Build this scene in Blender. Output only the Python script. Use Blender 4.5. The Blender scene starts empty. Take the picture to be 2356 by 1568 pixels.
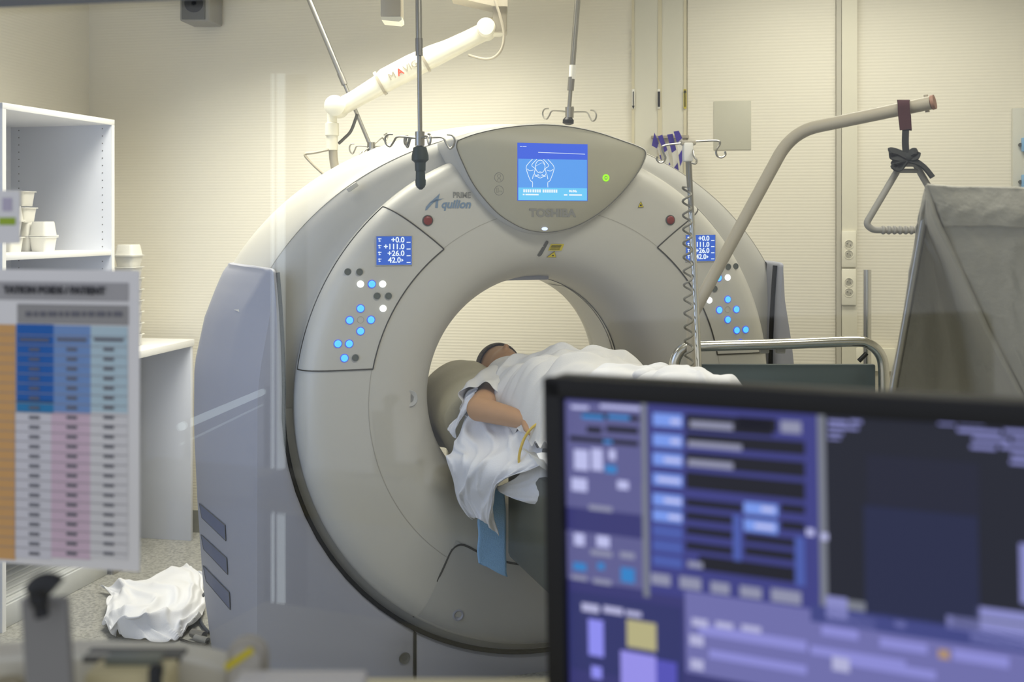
import bpy, bmesh, math, random
from mathutils import Vector, Matrix, noise
S = bpy.context.scene
C = S.collection
rnd = random.Random(7)
PI = math.pi
R = math.radians
# ------------------------------------------------------------------ camera
CH = 1.55; F = 2500.0; HX, HY = 1178.0, 511.0
cam = bpy.data.cameras.new('camera'); co = bpy.data.objects.new('camera', cam); C.objects.link(co)
co.location = (0, 0, CH); co.rotation_euler = (PI/2, 0, 0)
cam.sensor_width = 36; cam.lens = 36*F/2356
cam.shift_y = -(784-HY)/2356
cam.clip_start = 0.05
cam.dof.use_dof = True; cam.dof.focus_distance = 3.75; cam.dof.aperture_fstop = 4.0
S.camera = co
# ------------------------------------------------------------------ world and light
S.view_settings.view_transform = 'Standard'; S.view_settings.look = 'None'
S.view_settings.gamma = 1; S.view_settings.use_curve_mapping = False
S.view_settings.exposure = 0.0
w = bpy.data.worlds.new('world'); S.world = w; w.use_nodes = True
w.node_tree.nodes['Background'].inputs[0].default_value = (0.80, 0.84, 0.95, 1)
w.node_tree.nodes['Background'].inputs[1].default_value = 0.72
def area(name, loc, target, sx, sy, power, col, spread=180):
    l = bpy.data.lights.new(name, 'AREA'); l.shape = 'RECTANGLE'; l.size = sx; l.size_y = sy
    l.energy = power; l.color = col; l.spread = R(spread)
    o = bpy.data.objects.new(name, l); C.objects.link(o); o.location = loc
    o.rotation_euler = (Vector(target)-Vector(loc)).to_track_quat('-Z', 'Y').to_euler()
    return o
area('assumed_ceiling_light_rear', (-.75, 4.32, 2.86), (-.75, 4.5, 0), 1.6, .4, 41, (1, .94, .82), 116)  # assumed warm lamp washing the rear wall; no fixture is built
area('assumed_ceiling_light_right', (1.45, 4.0, 2.86), (1.5, 4.1, 0), 1.2, .5, 17, (1, .94, .82), 150)  # another assumed overhead lamp out of view, for the right side
area('assumed_ceiling_light_front', (.7, 2.2, 2.86), (.7, 2.5, 0), 1.4, .6, 22, (1, .95, .86), 150)  # assumed overhead lamp lighting the scanner front, itself unseen
area('assumed_ceiling_light_left', (-1.45, 3.4, 2.86), (-1.45, 3.6, 0), .6, .6, 4, (1, .94, .85), 140)  # weak assumed overhead light for the left side
area('assumed_cool_fill_left', (-1.72, 2.4, 1.45), (-.6, 4.3, .9), 1.2, 1.7, 13, (.50, .64, 1.0))  # assumed cool fill for the bluish left side; no window is built there

# ------------------------------------------------------------------ frames
def W(px, py, Y): return Vector(((px-HX)/F*Y, Y, CH-(py-HY)/F*Y))
def onplane(px, py, p, n):
    d = Vector(((px-HX)/F, 1, -(py-HY)/F)); c = Vector((0, 0, CH))
    return c + d*((Vector(p)-c).dot(n)/d.dot(n))
TH = R(18.08); G0 = Vector((0.143, 3.7, 0)); gu = Vector((math.cos(TH), math.sin(TH), 0)); gv = Vector((-math.sin(TH), math.cos(TH), 0))
def g(x, s, z): return G0 + gu*x + gv*s + Vector((0, 0, z))
def L(px, py, s):                    # photo point to (x, z) on the scanner plane of depth s
    p = onplane(px, py, G0+gv*s, gv) - G0
    return p.dot(gu), p.z
PH = R(11); C0 = Vector((-2.163, 5.56, 0)); ru = Vector((math.cos(PH), -math.sin(PH), 0)); rv = Vector((math.sin(PH), math.cos(PH), 0))
def r_(a, b, z): return C0 + ru*a + rv*b + Vector((0, 0, z))
def BW(px, py, off=0.0): return onplane(px, py, C0-rv*off, rv)    # point on the rear wall
def FL(px, py): return onplane(px, py, Vector((0, 0, 0)), Vector((0, 0, 1)))
Z = Vector((0, 0, 1))
# ------------------------------------------------------------------ materials
def mat(name, col, rough=.5, metal=0, emit=None, es=1, bump=0, bscale=60, var=0, vscale=4, trans=0, coat=0, sheen=0, alpha=1):
    m = bpy.data.materials.new(name); m.use_nodes = True; nt = m.node_tree
    b = nt.nodes['Principled BSDF']
    b.inputs['Base Color'].default_value = (*col, 1); b.inputs['Roughness'].default_value = rough
    b.inputs['Metallic'].default_value = metal
    if trans: b.inputs['Transmission Weight'].default_value = trans
    if coat: b.inputs['Coat Weight'].default_value = coat
    if sheen: b.inputs['Sheen Weight'].default_value = sheen
    if alpha < 1: b.inputs['Alpha'].default_value = alpha
    if emit: b.inputs['Emission Color'].default_value = (*emit, 1); b.inputs['Emission Strength'].default_value = es
    tc = nt.nodes.new('ShaderNodeTexCoord')
    if var:
        n = nt.nodes.new('ShaderNodeTexNoise'); n.inputs['Scale'].default_value = vscale; n.inputs['Detail'].default_value = 4
        nt.links.new(tc.outputs['Object'], n.inputs['Vector'])
        mx = nt.nodes.new('ShaderNodeMix'); mx.data_type = 'RGBA'
        nt.links.new(n.outputs['Fac'], mx.inputs['Factor'])
        mx.inputs['A'].default_value = (*[c*(1-var) for c in col], 1); mx.inputs['B'].default_value = (*[min(1, c*(1+var)) for c in col], 1)
        nt.links.new(mx.outputs['Result'], b.inputs['Base Color'])
    if bump:
        n = nt.nodes.new('ShaderNodeTexNoise'); n.inputs['Scale'].default_value = bscale; n.inputs['Detail'].default_value = 3
        nt.links.new(tc.outputs['Object'], n.inputs['Vector'])
        bp = nt.nodes.new('ShaderNodeBump'); bp.inputs['Strength'].default_value = bump; bp.inputs['Distance'].default_value = .01
        nt.links.new(n.outputs['Fac'], bp.inputs['Height']); nt.links.new(bp.outputs['Normal'], b.inputs['Normal'])
    return m
def sr(r, gg, b):                    # 8 bit sRGB to linear
    return tuple(((c/255)/12.92 if c/255 <= .04045 else ((c/255+.055)/1.055)**2.4) for c in (r, gg, b))
def glow(name, col, s=1): return mat(name, (0, 0, 0), .5, emit=col, es=s)
M = dict(
 shell=mat('scanner_plastic', sr(198, 196, 188), .42, var=.02, vscale=3),
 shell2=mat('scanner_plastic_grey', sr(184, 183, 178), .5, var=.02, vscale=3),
 dome=mat('scanner_dome_plastic', sr(180, 177, 160), .45, var=.02),
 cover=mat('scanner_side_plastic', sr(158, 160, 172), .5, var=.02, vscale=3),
 liner=mat('bore_liner_plastic', sr(205, 203, 192), .3),
 seam=mat('seam_dark', sr(70, 68, 62), .8), faint=mat('seam_faint', sr(172, 169, 160), .7), groove=mat('groove_black', sr(18, 18, 18), .7),
 white=mat('white_plastic', sr(232, 230, 222), .4), cream=mat('cream_enamel', sr(238, 234, 216), .32),
 lam=mat('white_laminate', sr(214, 217, 226), .45), lamedge=mat('white_laminate_edge', sr(240, 240, 240), .4),
 chrome=mat('chrome', (.72, .72, .70), .2, 1), steel=mat('brushed_steel', (.42, .41, .38), .34, 1), dsteel=mat('dark_tube', (.30, .29, .27), .4, .8),
 black=mat('black_plastic', sr(26, 27, 28), .5), bezel=mat('black_bezel', sr(12, 12, 13), .6), rubber=mat('dark_green_rubber', sr(38, 52, 50), .5),
 grey=mat('grey_plastic', sr(150, 148, 142), .5), dgrey=mat('dark_grey_plastic', sr(92, 92, 88), .5),
 taupe=mat('taupe_enamel', sr(178, 170, 152), .35), sheet=mat('white_cotton', sr(226, 227, 232), .85, bump=.15, bscale=300),
 gown=mat('gown_cotton', sr(216, 215, 214), .85, bump=.15, bscale=300), tow=mat('blue_towel', sr(150, 198, 242), .9, bump=.3, bscale=250, var=.06, vscale=30),
 pillow=mat('pillow_cover', sr(178, 172, 148), .6, bump=.1, bscale=60), skin=mat('skin', sr(184, 142, 104), .55, var=.08, vscale=25), hair=mat('hair', sr(92, 84, 72), .8, bump=.8, bscale=120),
 canvas=mat('grey_canvas', sr(176, 173, 162), .6, bump=.25, bscale=40, var=.05), purple=mat('purple_plastic', sr(62, 48, 150), .3), clear=mat('clear_film', (.9, .9, .9), .15, alpha=.35),
 maroon=mat('maroon_webbing', sr(72, 38, 44), .8), web=mat('dark_webbing', sr(42, 44, 44), .8), slate=mat('slate_panel', sr(84, 96, 100), .4),
 red=mat('red_button', sr(130, 48, 42), .35), yellow=mat('yellow_label', sr(214, 196, 40), .5), ylw2=mat('yellow_tube', sr(222, 190, 70), .25),
 txt=mat('grey_print', sr(136, 136, 132), .6), blueprint=mat('blue_grey_print', sr(122, 144, 168), .5), redprint=mat('red_print', sr(220, 80, 60), .6), ink=mat('black_print', sr(30, 30, 30), .7),
 bblue=glow('button_blue', sr(92, 200, 255), 1.25), halo=glow('button_blue_ring', sr(80, 100, 245), .9), bwhite=glow('button_white', (1, 1, 1), 1.3), green=glow('green_led', sr(160, 255, 20), 1.2), led=glow('white_led', sr(200, 210, 255), 1.6),
 bdark=mat('button_dark', sr(98, 104, 98), .4), sblue=glow('screen_blue', sr(45, 95, 200), 1), swhite=glow('screen_white', sr(235, 245, 255), 1.05),
 s1=glow('screen_header_blue', sr(58, 98, 228), 1), s2=glow('screen_body_blue', sr(88, 160, 245), 1), s3=glow('screen_footer_blue', sr(108, 205, 255), 1),
 paper=mat('paper', sr(240, 238, 236), .8), desk=mat('cream_worktop', sr(224, 214, 176), .5), 
)
def floor_mat():
    m = mat('speckled_vinyl', sr(170, 170, 166), .5); nt = m.node_tree; b = nt.nodes['Principled BSDF']
    tc = nt.nodes.new('ShaderNodeTexCoord'); n = nt.nodes.new('ShaderNodeTexNoise'); n.inputs['Scale'].default_value = 90; n.inputs['Detail'].default_value = 6
    cr = nt.nodes.new('ShaderNodeValToRGB'); cr.color_ramp.elements[0].position = .38; cr.color_ramp.elements[1].position = .6
    cr.color_ramp.elements[0].color = (*sr(138, 138, 134), 1); cr.color_ramp.elements[1].color = (*sr(170, 169, 163), 1)
    nt.links.new(tc.outputs['Object'], n.inputs['Vector']); nt.links.new(n.outputs['Fac'], cr.inputs['Fac']); nt.links.new(cr.outputs['Color'], b.inputs['Base Color'])
    return m
def wall_mat():
    m = mat('ribbed_wallpaper', sr(236, 231, 216), .6); nt = m.node_tree; b = nt.nodes['Principled BSDF']
    tc = nt.nodes.new('ShaderNodeTexCoord'); wv = nt.nodes.new('ShaderNodeTexWave'); wv.bands_direction = 'Z'; wv.inputs['Scale'].default_value = 22; wv.inputs['Distortion'].default_value = .4
    nt.links.new(tc.outputs['Object'], wv.inputs['Vector'])
    bp = nt.nodes.new('ShaderNodeBump'); bp.inputs['Strength'].default_value = .12; bp.inputs['Distance'].default_value = .004
    nt.links.new(wv.outputs['Fac'], bp.inputs['Height']); nt.links.new(bp.outputs['Normal'], b.inputs['Normal'])
    return m
M['floor'] = floor_mat(); M['wall'] = wall_mat()
M['wallp'] = mat('plain_wall_panel', sr(222, 219, 204), .5)
# ------------------------------------------------------------------ mesh builder (world coordinates)
class MB:
    def __init__(s): s.v = []; s.f = []
    def add(s, vs, fs):
        k = len(s.v); s.v += [Vector(v) for v in vs]; s.f += [tuple(i+k for i in f) for f in fs]; return s
    def box(s, o, ex, ey, ez, bev=0):       # corner o and three edge vectors
        o, ex, ey, ez = map(Vector, (o, ex, ey, ez))
        if bev > 0:
            bm = bmesh.new(); vs = []
            for k in range(8): vs.append(bm.verts.new(o+ex*(k & 1)+ey*((k >> 1) & 1)+ez*((k >> 2) & 1)))
            for q in ((0, 2, 3, 1), (4, 5, 7, 6), (0, 1, 5, 4), (2, 6, 7, 3), (0, 4, 6, 2), (1, 3, 7, 5)): bm.faces.new([vs[i] for i in q])
            bmesh.ops.recalc_face_normals(bm, faces=bm.faces)
            bmesh.ops.bevel(bm, geom=list(bm.edges), offset=bev, segments=2, affect='EDGES', profile=.5)
            bm.verts.index_update()
            s.add([v.co.copy() for v in bm.verts], [tuple(v.index for v in f.verts) for f in bm.faces]); bm.free()
        else:
            s.add([o+ex*(k & 1)+ey*((k >> 1) & 1)+ez*((k >> 2) & 1) for k in range(8)], ((0, 2, 3, 1), (4, 5, 7, 6), (0, 1, 5, 4), (2, 6, 7, 3), (0, 4, 6, 2), (1, 3, 7, 5)))
        return s
    def cbox(s, c, hx, hy, hz, bev=0, ax=Vector((1, 0, 0)), ay=Vector((0, 1, 0)), az=Z):
        c = Vector(c); return s.box(c-ax*hx-ay*hy-az*hz, ax*2*hx, ay*2*hy, az*2*hz, bev)
    def tube(s, pts, rad, n=12, closed=False, cap=True):
        pts = [Vector(p) for p in pts]; m = len(pts)
        rads = rad if isinstance(rad, (list, tuple)) else [rad]*m
        def tan(i):
            a = pts[(i-1) % m] if closed or i > 0 else pts[i]; b = pts[(i+1) % m] if closed or i < m-1 else pts[i]
            t = b-a; return t.normalized() if t.length > 1e-9 else Vector((0, 0, 1))
        t0 = tan(0); up = Vector((0, 0, 1)) if abs(t0.z) < .9 else Vector((1, 0, 0)); nn = t0.cross(up).normalized()
        vs = []; 
        for i in range(m):
            t = tan(i); nn = (nn - t*nn.dot(t)); nn.normalize(); bb = t.cross(nn)
            for k in range(n):
                a = 2*PI*k/n; vs.append(pts[i]+(nn*math.cos(a)+bb*math.sin(a))*rads[i])
        fs = [(i*n+k, i*n+(k+1) % n, ((i+1) % m)*n+(k+1) % n, ((i+1) % m)*n+k) for i in range(m if closed else m-1) for k in range(n)]
        if cap and not closed: fs += [tuple(range(n))[::-1], tuple((m-1)*n+k for k in range(n))]
        return s.add(vs, fs)
    def lathe(s, prof, o, ax, n=32, cap=True):    # prof: (radius, height)
        ax = Vector(ax).normalized(); up = Vector((0, 0, 1)) if abs(ax.z) < .9 else Vector((1, 0, 0)); a1 = ax.cross(up).normalized(); a2 = ax.cross(a1)
        vs = [Vector(o)+ax*h+(a1*math.cos(2*PI*k/n)+a2*math.sin(2*PI*k/n))*rr for rr, h in prof for k in range(n)]
        m = len(prof); fs = [(i*n+k, i*n+(k+1) % n, (i+1)*n+(k+1) % n, (i+1)*n+k) for i in range(m-1) for k in range(n)]
        if cap: fs += [tuple(range(n))[::-1], tuple((m-1)*n+k for k in range(n))]
        return s.add(vs, fs)
    def prism(s, pts, d):                         # outline points and a depth vector
        pts = [Vector(p) for p in pts]; n = len(pts); d = Vector(d)
        return s.add(pts+[p+d for p in pts], [tuple(range(n)), tuple(range(n, 2*n))[::-1]]+[(i, (i+1) % n, n+(i+1) % n, n+i) for i in range(n)])
    def grid(s, rows, cu=False, cv=False):
        m = len(rows); n = len(rows[0]); k = [p for r in rows for p in r]
        return s.add(k, [(i*n+j, i*n+(j+1) % n, ((i+1) % m)*n+(j+1) % n, ((i+1) % m)*n+j) for i in range(m if cu else m-1) for j in range(n if cv else n-1)])
    def ell(s, c, rx, ry=None, rz=None, n=16, m=10, ax=None):
        ry = ry or rx; rz = rz or rx; ax = ax or Matrix.Identity(3); c = Vector(c); vs = [c+ax@Vector((0, 0, rz))]
        for i in range(1, m):
            p = PI*i/m
            for k in range(n): vs.append(c+ax@Vector((rx*math.sin(p)*math.cos(2*PI*k/n), ry*math.sin(p)*math.sin(2*PI*k/n), rz*math.cos(p))))
        vs.append(c+ax@Vector((0, 0, -rz))); fs = [(0, 1+k, 1+(k+1) % n) for k in range(n)]
        for i in range(m-2): fs += [(1+i*n+k, 1+(i+1)*n+k, 1+(i+1)*n+(k+1) % n, 1+i*n+(k+1) % n) for k in range(n)]
        b = 1+(m-2)*n; fs += [(b+k, len(vs)-1, b+(k+1) % n) for k in range(n)]
        return s.add(vs, fs)
def obj(name, mb, m, parent=None, sharp=38, recalc=True, solid=0, subd=0, base='min', bevel=0):
    me = bpy.data.meshes.new(name)
    o = bpy.data.objects.new(name, me); C.objects.link(o)
    if parent is not None:
        mw = parent_world(parent); inv = mw.inverted(); vs = [inv@v for v in mb.v]; o.parent = parent
    else:
        xs = [v.x for v in mb.v]; ys = [v.y for v in mb.v]; zs = [v.z for v in mb.v]
        off = Vector(((min(xs)+max(xs))/2, (min(ys)+max(ys))/2, min(zs))); vs = [v-off for v in mb.v]; o.location = off
    me.from_pydata([tuple(v) for v in vs], [], mb.f)
    me.materials.append(m)
    if recalc:
        bm = bmesh.new(); bm.from_mesh(me); bmesh.ops.remove_doubles(bm, verts=bm.verts, dist=1e-6); bmesh.ops.recalc_face_normals(bm, faces=bm.faces); bm.to_mesh(me); bm.free()
    for p in me.polygons: p.use_smooth = True
    me.set_sharp_from_angle(angle=R(sharp))
    if bevel:
        d = o.modifiers.new('bevel', 'BEVEL'); d.width = bevel; d.segments = 3; d.limit_method = 'ANGLE'; d.angle_limit = R(40); d.harden_normals = False
    if solid: d = o.modifiers.new('thickness', 'SOLIDIFY'); d.thickness = solid; d.offset = 0
    if subd: d = o.modifiers.new('smooth', 'SUBSURF'); d.levels = subd; d.render_levels = subd
    return o
def parent_world(p):
    m = p.matrix_basis.copy()
    while p.parent: p = p.parent; m = p.matrix_basis@m
    return m
def thing(name, loc, rz=0, label=None, cat=None, group=None):
    o = bpy.data.objects.new(name, None); C.objects.link(o); o.location = loc; o.rotation_euler = (0, 0, rz); o.empty_display_size = .1
    return tag(o, label, cat, group)
def tag(o, label=None, cat=None, group=None, kind=None):
    if label: o['label'] = label
    if cat: o['category'] = cat
    if group: o['group'] = group
    if kind: o['kind'] = kind
    return o
def struct(name, mb, m, **k): return tag(obj(name, mb, m, **k), kind='structure')
def text(body, size, c, ax, up, m, parent, name='lettering', shear=0, bold=0, ext=.0006, align='CENTER', wide=1):
    cu = bpy.data.curves.new('t', 'FONT'); cu.body = body; cu.size = size; cu.shear = shear; cu.offset = bold; cu.extrude = ext; cu.align_x = align; cu.align_y = 'CENTER'; cu.resolution_u = 3
    t = bpy.data.objects.new('t', cu); C.objects.link(t)
    dg = bpy.context.evaluated_depsgraph_get(); me = bpy.data.meshes.new_from_object(t.evaluated_get(dg))
    bpy.data.objects.remove(t); bpy.data.curves.remove(cu)
    ax = Vector(ax).normalized(); up = Vector(up).normalized(); nz = ax.cross(up)
    mb = MB(); mb.add([Vector(c)+ax*v.co.x*wide+up*v.co.y+nz*v.co.z for v in me.vertices], [tuple(p.vertices) for p in me.polygons]); bpy.data.meshes.remove(me)
    return obj(name, mb, m, parent, recalc=False)
def cr(pts, n):                              # Catmull-Rom through points, n steps per span
    pts = [Vector(p) for p in pts]; out = []
    for i in range(len(pts)-1):
        p0 = pts[max(i-1, 0)]; p1 = pts[i]; p2 = pts[i+1]; p3 = pts[min(i+2, len(pts)-1)]
        for k in range(n):
            t = k/n; out.append(.5*((2*p1)+(p2-p0)*t+(2*p0-5*p1+4*p2-p3)*t*t+(3*p1-p0-3*p2+p3)*t**3))
    out.append(pts[-1]); return out
def patch(rows, nu=6, nv=6, amp=0, freq=8, seed=0, sx=1, sy=1, sz=1, rid=0, rf=3, rdir=None, slant=0):   # smooth cloth surface through a net of points
    rr = [cr(r, nv) for r in rows]; cols = [cr([r[j] for r in rr], nu) for j in range(len(rr[0]))]
    gr = [[cols[j][i] for j in range(len(cols))] for i in range(len(cols[0]))]
    if rid:
        rd = Vector(rdir or (0, -1, 0))
        for i, row in enumerate(gr):
            for j, p in enumerate(row):
                u, v = i/(len(gr)-1), j/(len(row)-1); nz_ = noise.noise(Vector((u*2.2, v*2.2, seed)))
                q = (v+slant*u)*rf*PI+nz_*3; q2 = (v-.6*slant*u)*rf*2.3*PI+nz_*5+seed
                row[j] = p+rd*rid*((1-abs(math.sin(q)))**2*(.5+nz_)+.45*(1-abs(math.sin(q2)))**3)
    if amp:
        for row in gr:
            for j, p in enumerate(row):
                q = Vector((p.x*sx, p.y*sy, p.z*sz))*freq+Vector((seed, seed*2, 0)); n = noise.noise_vector(q); row[j] = p+Vector((n.x, n.y, n.z))*amp
    return gr
def bend(pts, rad, n=6):                     # polyline with rounded corners
    pts = [Vector(p) for p in pts]; out = [pts[0]]
    for i in range(1, len(pts)-1):
        a = (pts[i-1]-pts[i]); b = (pts[i+1]-pts[i]); d = min(rad, a.length*.49, b.length*.49); a = pts[i]+a.normalized()*d; b = pts[i]+b.normalized()*d
        for k in range(n+1):
            t = k/n; out.append(a*(1-t)**2+pts[i]*2*t*(1-t)+b*t*t)
    out.append(pts[-1]); return out

# ================================================================== ROOM
RW, FD = 5.35, -3.80    # room width along the rear wall, front wall offset
struct('floor', MB().box(r_(-.6, -8.2, -.05), ru*(RW+.7), rv*8.4, Z*.05), M['floor'])
struct('ceiling', MB().box(r_(-.1, FD-.1, 2.9), ru*(RW+.2), rv*(-FD+.3), Z*.08), M['wallp'])
struct('wall_back', MB().box(r_(-.1, 0, 0), ru*(RW+.2), rv*.1, Z*2.9), M['wall'])
struct('wall_left', MB().box(r_(-.1, FD, 0), ru*.1, rv*-FD, Z*2.9), M['wall'])
struct('wall_right', MB().box(r_(RW, FD, 0), ru*.1, rv*-FD, Z*2.9), M['wall'])
struct('baseboard_back', MB().box(r_(0, -.012, 0), ru*RW, rv*.012, Z*.11), mat('skirting', sr(140, 140, 132), .5))
# control window wall: sill, frame, glass
SZ, HZ = 1.0, 1.850
fw = MB(); fw.box(r_(-.1, FD-.1, 0), ru*(RW+.2), rv*.1, Z*SZ); fw.box(r_(-.1, FD-.1, HZ+.02), ru*(RW+.2), rv*.1, Z*(2.9-HZ-.02))
fw.box(r_(-.1, FD-.1, SZ), ru*.5, rv*.1, Z*(HZ+.02-SZ)); fw.box(r_(4.8, FD-.1, SZ), ru*.65, rv*.1, Z*(HZ+.02-SZ))
struct('wall_front', fw, M['wallp'])
wf = MB(); fm = mat('blue_grey_frame', sr(120, 128, 150), .5)
wf.box(r_(.4, FD-.12, HZ-.02), ru*4.4, rv*.14, Z*.04); wf.box(r_(.4, FD-.12, SZ), ru*.04, rv*.14, Z*(HZ-SZ)); wf.box(r_(4.76, FD-.12, SZ), ru*.04, rv*.14, Z*(HZ-SZ))
win = struct('window_1', wf, fm)
gm = bpy.data.materials.new('window_glass'); gm.use_nodes = True; nt = gm.node_tree; nt.nodes.clear()
out = nt.nodes.new('ShaderNodeOutputMaterial'); tr = nt.nodes.new('ShaderNodeBsdfTransparent'); gl = nt.nodes.new('ShaderNodeBsdfGlossy'); gl.inputs['Roughness'].default_value = .004
fr = nt.nodes.new('ShaderNodeFresnel'); fr.inputs['IOR'].default_value = 1.45; mx = nt.nodes.new('ShaderNodeMixShader')
tr.inputs[0].default_value = (.97, .985, .975, 1)
nt.links.new(fr.outputs[0], mx.inputs[0]); nt.links.new(tr.outputs[0], mx.inputs[1]); nt.links.new(gl.outputs[0], mx.inputs[2]); nt.links.new(mx.outputs[0], out.inputs[0])
obj('glass_pane', MB().box(r_(.43, FD-.035, SZ), ru*4.34, rv*.006, Z*(HZ-SZ-.01)), gm, win)
GY = FD-.036   # room side face of glass toward the camera
def GW(px, py, off=.0): return onplane(px, py, r_(0, GY-off, 0), rv)
struct('trim_1', MB().box(r_(.1, FD-.15, SZ-.03), ru*5.1, rv*.05, Z*.03, .004), M['desk'])

# rear wall panelling on the right: three sliding door slits, a corner trim and a vertical duct
sl = mat('slit_beige', sr(218, 210, 182), .6)
def wall_strip(x0, x1, y0, y1, d, m, name, n=None, structp=True):
    a = BW(x0, 900); b = BW(x1, 900); z0 = BW(x0, y1).z if y1 else 0; z1 = BW(x0, y0).z if y0 is not None else 2.9
    mb = MB().box(Vector((a.x, a.y, z0))-rv*d, Vector((b.x-a.x, b.y-a.y, 0)), rv*d, Z*(z1-z0))
    return struct(name, mb, m) if structp else mb
wall_strip(1457, 1577, None, 0, .012, M['wallp'], 'trim_2')
for i, (a, b) in enumerate(((1454, 1460), (1514, 1523), (1573, 1580))): wall_strip(a, b, None, 0, .016, sl, 'trim_%d' % (i+3))
wall_strip(1923, 1934, None, 0, .03, mat('corner_strip_grey', sr(196, 192, 178), .5), 'trim_6')
wall_strip(1935, 1970, None, 0, .035, mat('cable_duct', sr(226, 222, 204), .5), 'trim_7')
wall_strip(1582, 1922, None, 0, .008, M['wall'], 'trim_8')
# ================================================================== CT SCANNER
ZC = .959
sc = thing('ct_scanner', G0, TH, 'large white round-bodied scanner with a wide open bore and lit blue displays', 'medical scanner')
PROF = [(.395, .355), (.395, .25), (.398, .205), (.405, .16), (.418, .115), (.44, .075), (.47, .042), (.51, .02), (.56, .007), (.62, .001), (.68, 0), (.77, 0), (.80, .004), (.825, .014), (.846, .032), (.858, .052), (.864, .075), (.864, .12)]
def sface(rr):
    for (a, sa), (b, sb) in zip(PROF, PROF[1:]):
        if a <= rr <= b and b > a: return sa+(sb-sa)*(rr-a)/(b-a)
    return PROF[-1][1]
def gp(rr, a, s): return g(rr*math.cos(a), s, ZC+rr*math.sin(a))
def ring(prof, a0=0, a1=2*PI, n=160, closed=True):
    mb = MB(); rows = []
    for k in range(n if closed else n+1):
        a = a0+(a1-a0)*k/n; rows.append([gp(rr, a, s) for rr, s in prof])
    return mb.grid(rows, cu=closed)
obj('front_cover', ring(PROF), M['shell'], sc, sharp=60)
obj('bore_liner', ring([(.3955, .357), (.395, .40), (.395, .60), (.405, .65), (.43, .70), (.47, .745), (.53, .78), (.60, .80)]), M['liner'], sc, sharp=60)
obj('liner_seam', ring([(.3945, .3545), (.3945, .3575), (.392, .356)]), M['txt'], sc)
obj('liner_window', MB().grid([[gp(.3935, a, q) for q in (.385, .575)] for a in [R(-38+k*2) for k in range(21)]]), M['grey'], sc, recalc=False)
obj('liner_strip', MB().grid([[gp(.3935, a, q) for q in (.385, .575)] for a in [R(4+k*2) for k in range(30)]]), M['white'], sc, recalc=False)
A0, A1 = R(-42), R(222)
def sec(a, t):    # outer shell radius, seam ellipse at the front growing to the rear ellipse
    e0 = 1/math.sqrt((math.cos(a)/1.055)**2+(math.sin(a)/.922)**2); e1 = 1/math.sqrt((math.cos(a)/1.14)**2+(math.sin(a)/.968)**2); return e0*(1-t)+e1*t
band = [(0, .115), (.08, .122), (.3, .128), (.5, .134), (.68, .145), (.85, .160), (1, .182)]
mb = MB(); rows = []
for k in range(151):
    a = A0+(A1-A0)*k/150; e0 = sec(a, 0) if math.sin(a) > .385 else min(sec(a, 0), .995/max(.3, abs(math.cos(a)))); rows.append([gp(.860+(e0-.860)*t, a, q) for t, q in band])
obj('rim_band', mb.grid(rows), M['shell2'], sc, sharp=60)
mb = MB(); rows = []; srow = []
for k in range(151):
    a = R(16)+(R(164)-R(16))*k/150; row = []; srow.append(gp(sec(a, 0)+.001, a, .183))
    for t, q in ((.0, .184), (.06, .19), (.12, .196), (.35, .24), (.65, .34), (.9, .46), (1, .56), (1, .70)): row.append(gp(sec(a, t), a, q))
    row += [gp(sec(a, 1)-.03, a, .78), gp(sec(a, 1)-.08, a, .80), gp(.60, a, .80)]; rows.append(row)
obj('outer_shell', mb.grid(rows), M['shell'], sc, sharp=60)
obj('shell_seam', MB().tube(srow, .0018, 6), M['faint'], sc)
# side covers and lower front cover
RG = .905
wz = [(0, 1.095), (.05, 1.102), (.25, 1.128), (.514, 1.145), (.8, 1.158), (1.027, 1.156), (1.2, 1.12), (1.32, 1.075), (1.375, 1.05), (1.392, 1.035)]
def wid(z):
    for (a, wa), (b, wb) in zip(wz, wz[1:]):
        if a <= z <= b: return wa+(wb-wa)*(z-a)/(b-a)
    return wz[-1][1]
def inner(z):
    d = z-ZC
    if d >= 0: return .903+.05*(d/.43)**2*.4
    if abs(d) >= RG: return 0
    return math.sqrt(RG*RG-d*d)
C1 = [(0, 1.03, .25), (.3, 1.05, .25), (1.05, 1.061, .25), (1.26, 1.015, .19), (1.34, .975, .135), (1.39, .951, .10)]
C2 = [(0, .98), (1.0, .978), (1.08, .97), (1.26, .938), (1.39, .930)]
def lerpt(tb, z):
    for a, b in zip(tb, tb[1:]):
        if z <= b[0]: t = max(0, (z-a[0])/(b[0]-a[0])); return [p+(q-p)*t for p, q in zip(a[1:], b[1:])]
    return list(tb[-1][1:])
def flank(z):       # plan view of the side cover from its front corner backwards
    x2 = lerpt(C2, z)[0]; x1, s1 = lerpt(C1, z); wv = wid(z)
    m = lambda t, a, b: (a[0]+(b[0]-a[0])*t, a[1]+(b[1]-a[1])*t)
    a = (x2, .062); b = (x1, s1); c = (wv, .56)
    return [m(.10, a, (x2-.1, .062)), (a[0]+.003, a[1]+.0015), m(.08, a, b), m(.5, a, b), m(.9, a, b), (b[0]+.002, b[1]+.006), m(.08, b, c), (m(.5, b, c)[0]+.008, m(.5, b, c)[1]), (wv, .56), (wv-.002, .70), (wv-.025, .77), (wv-.07, .80), (.75, .80)]
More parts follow.
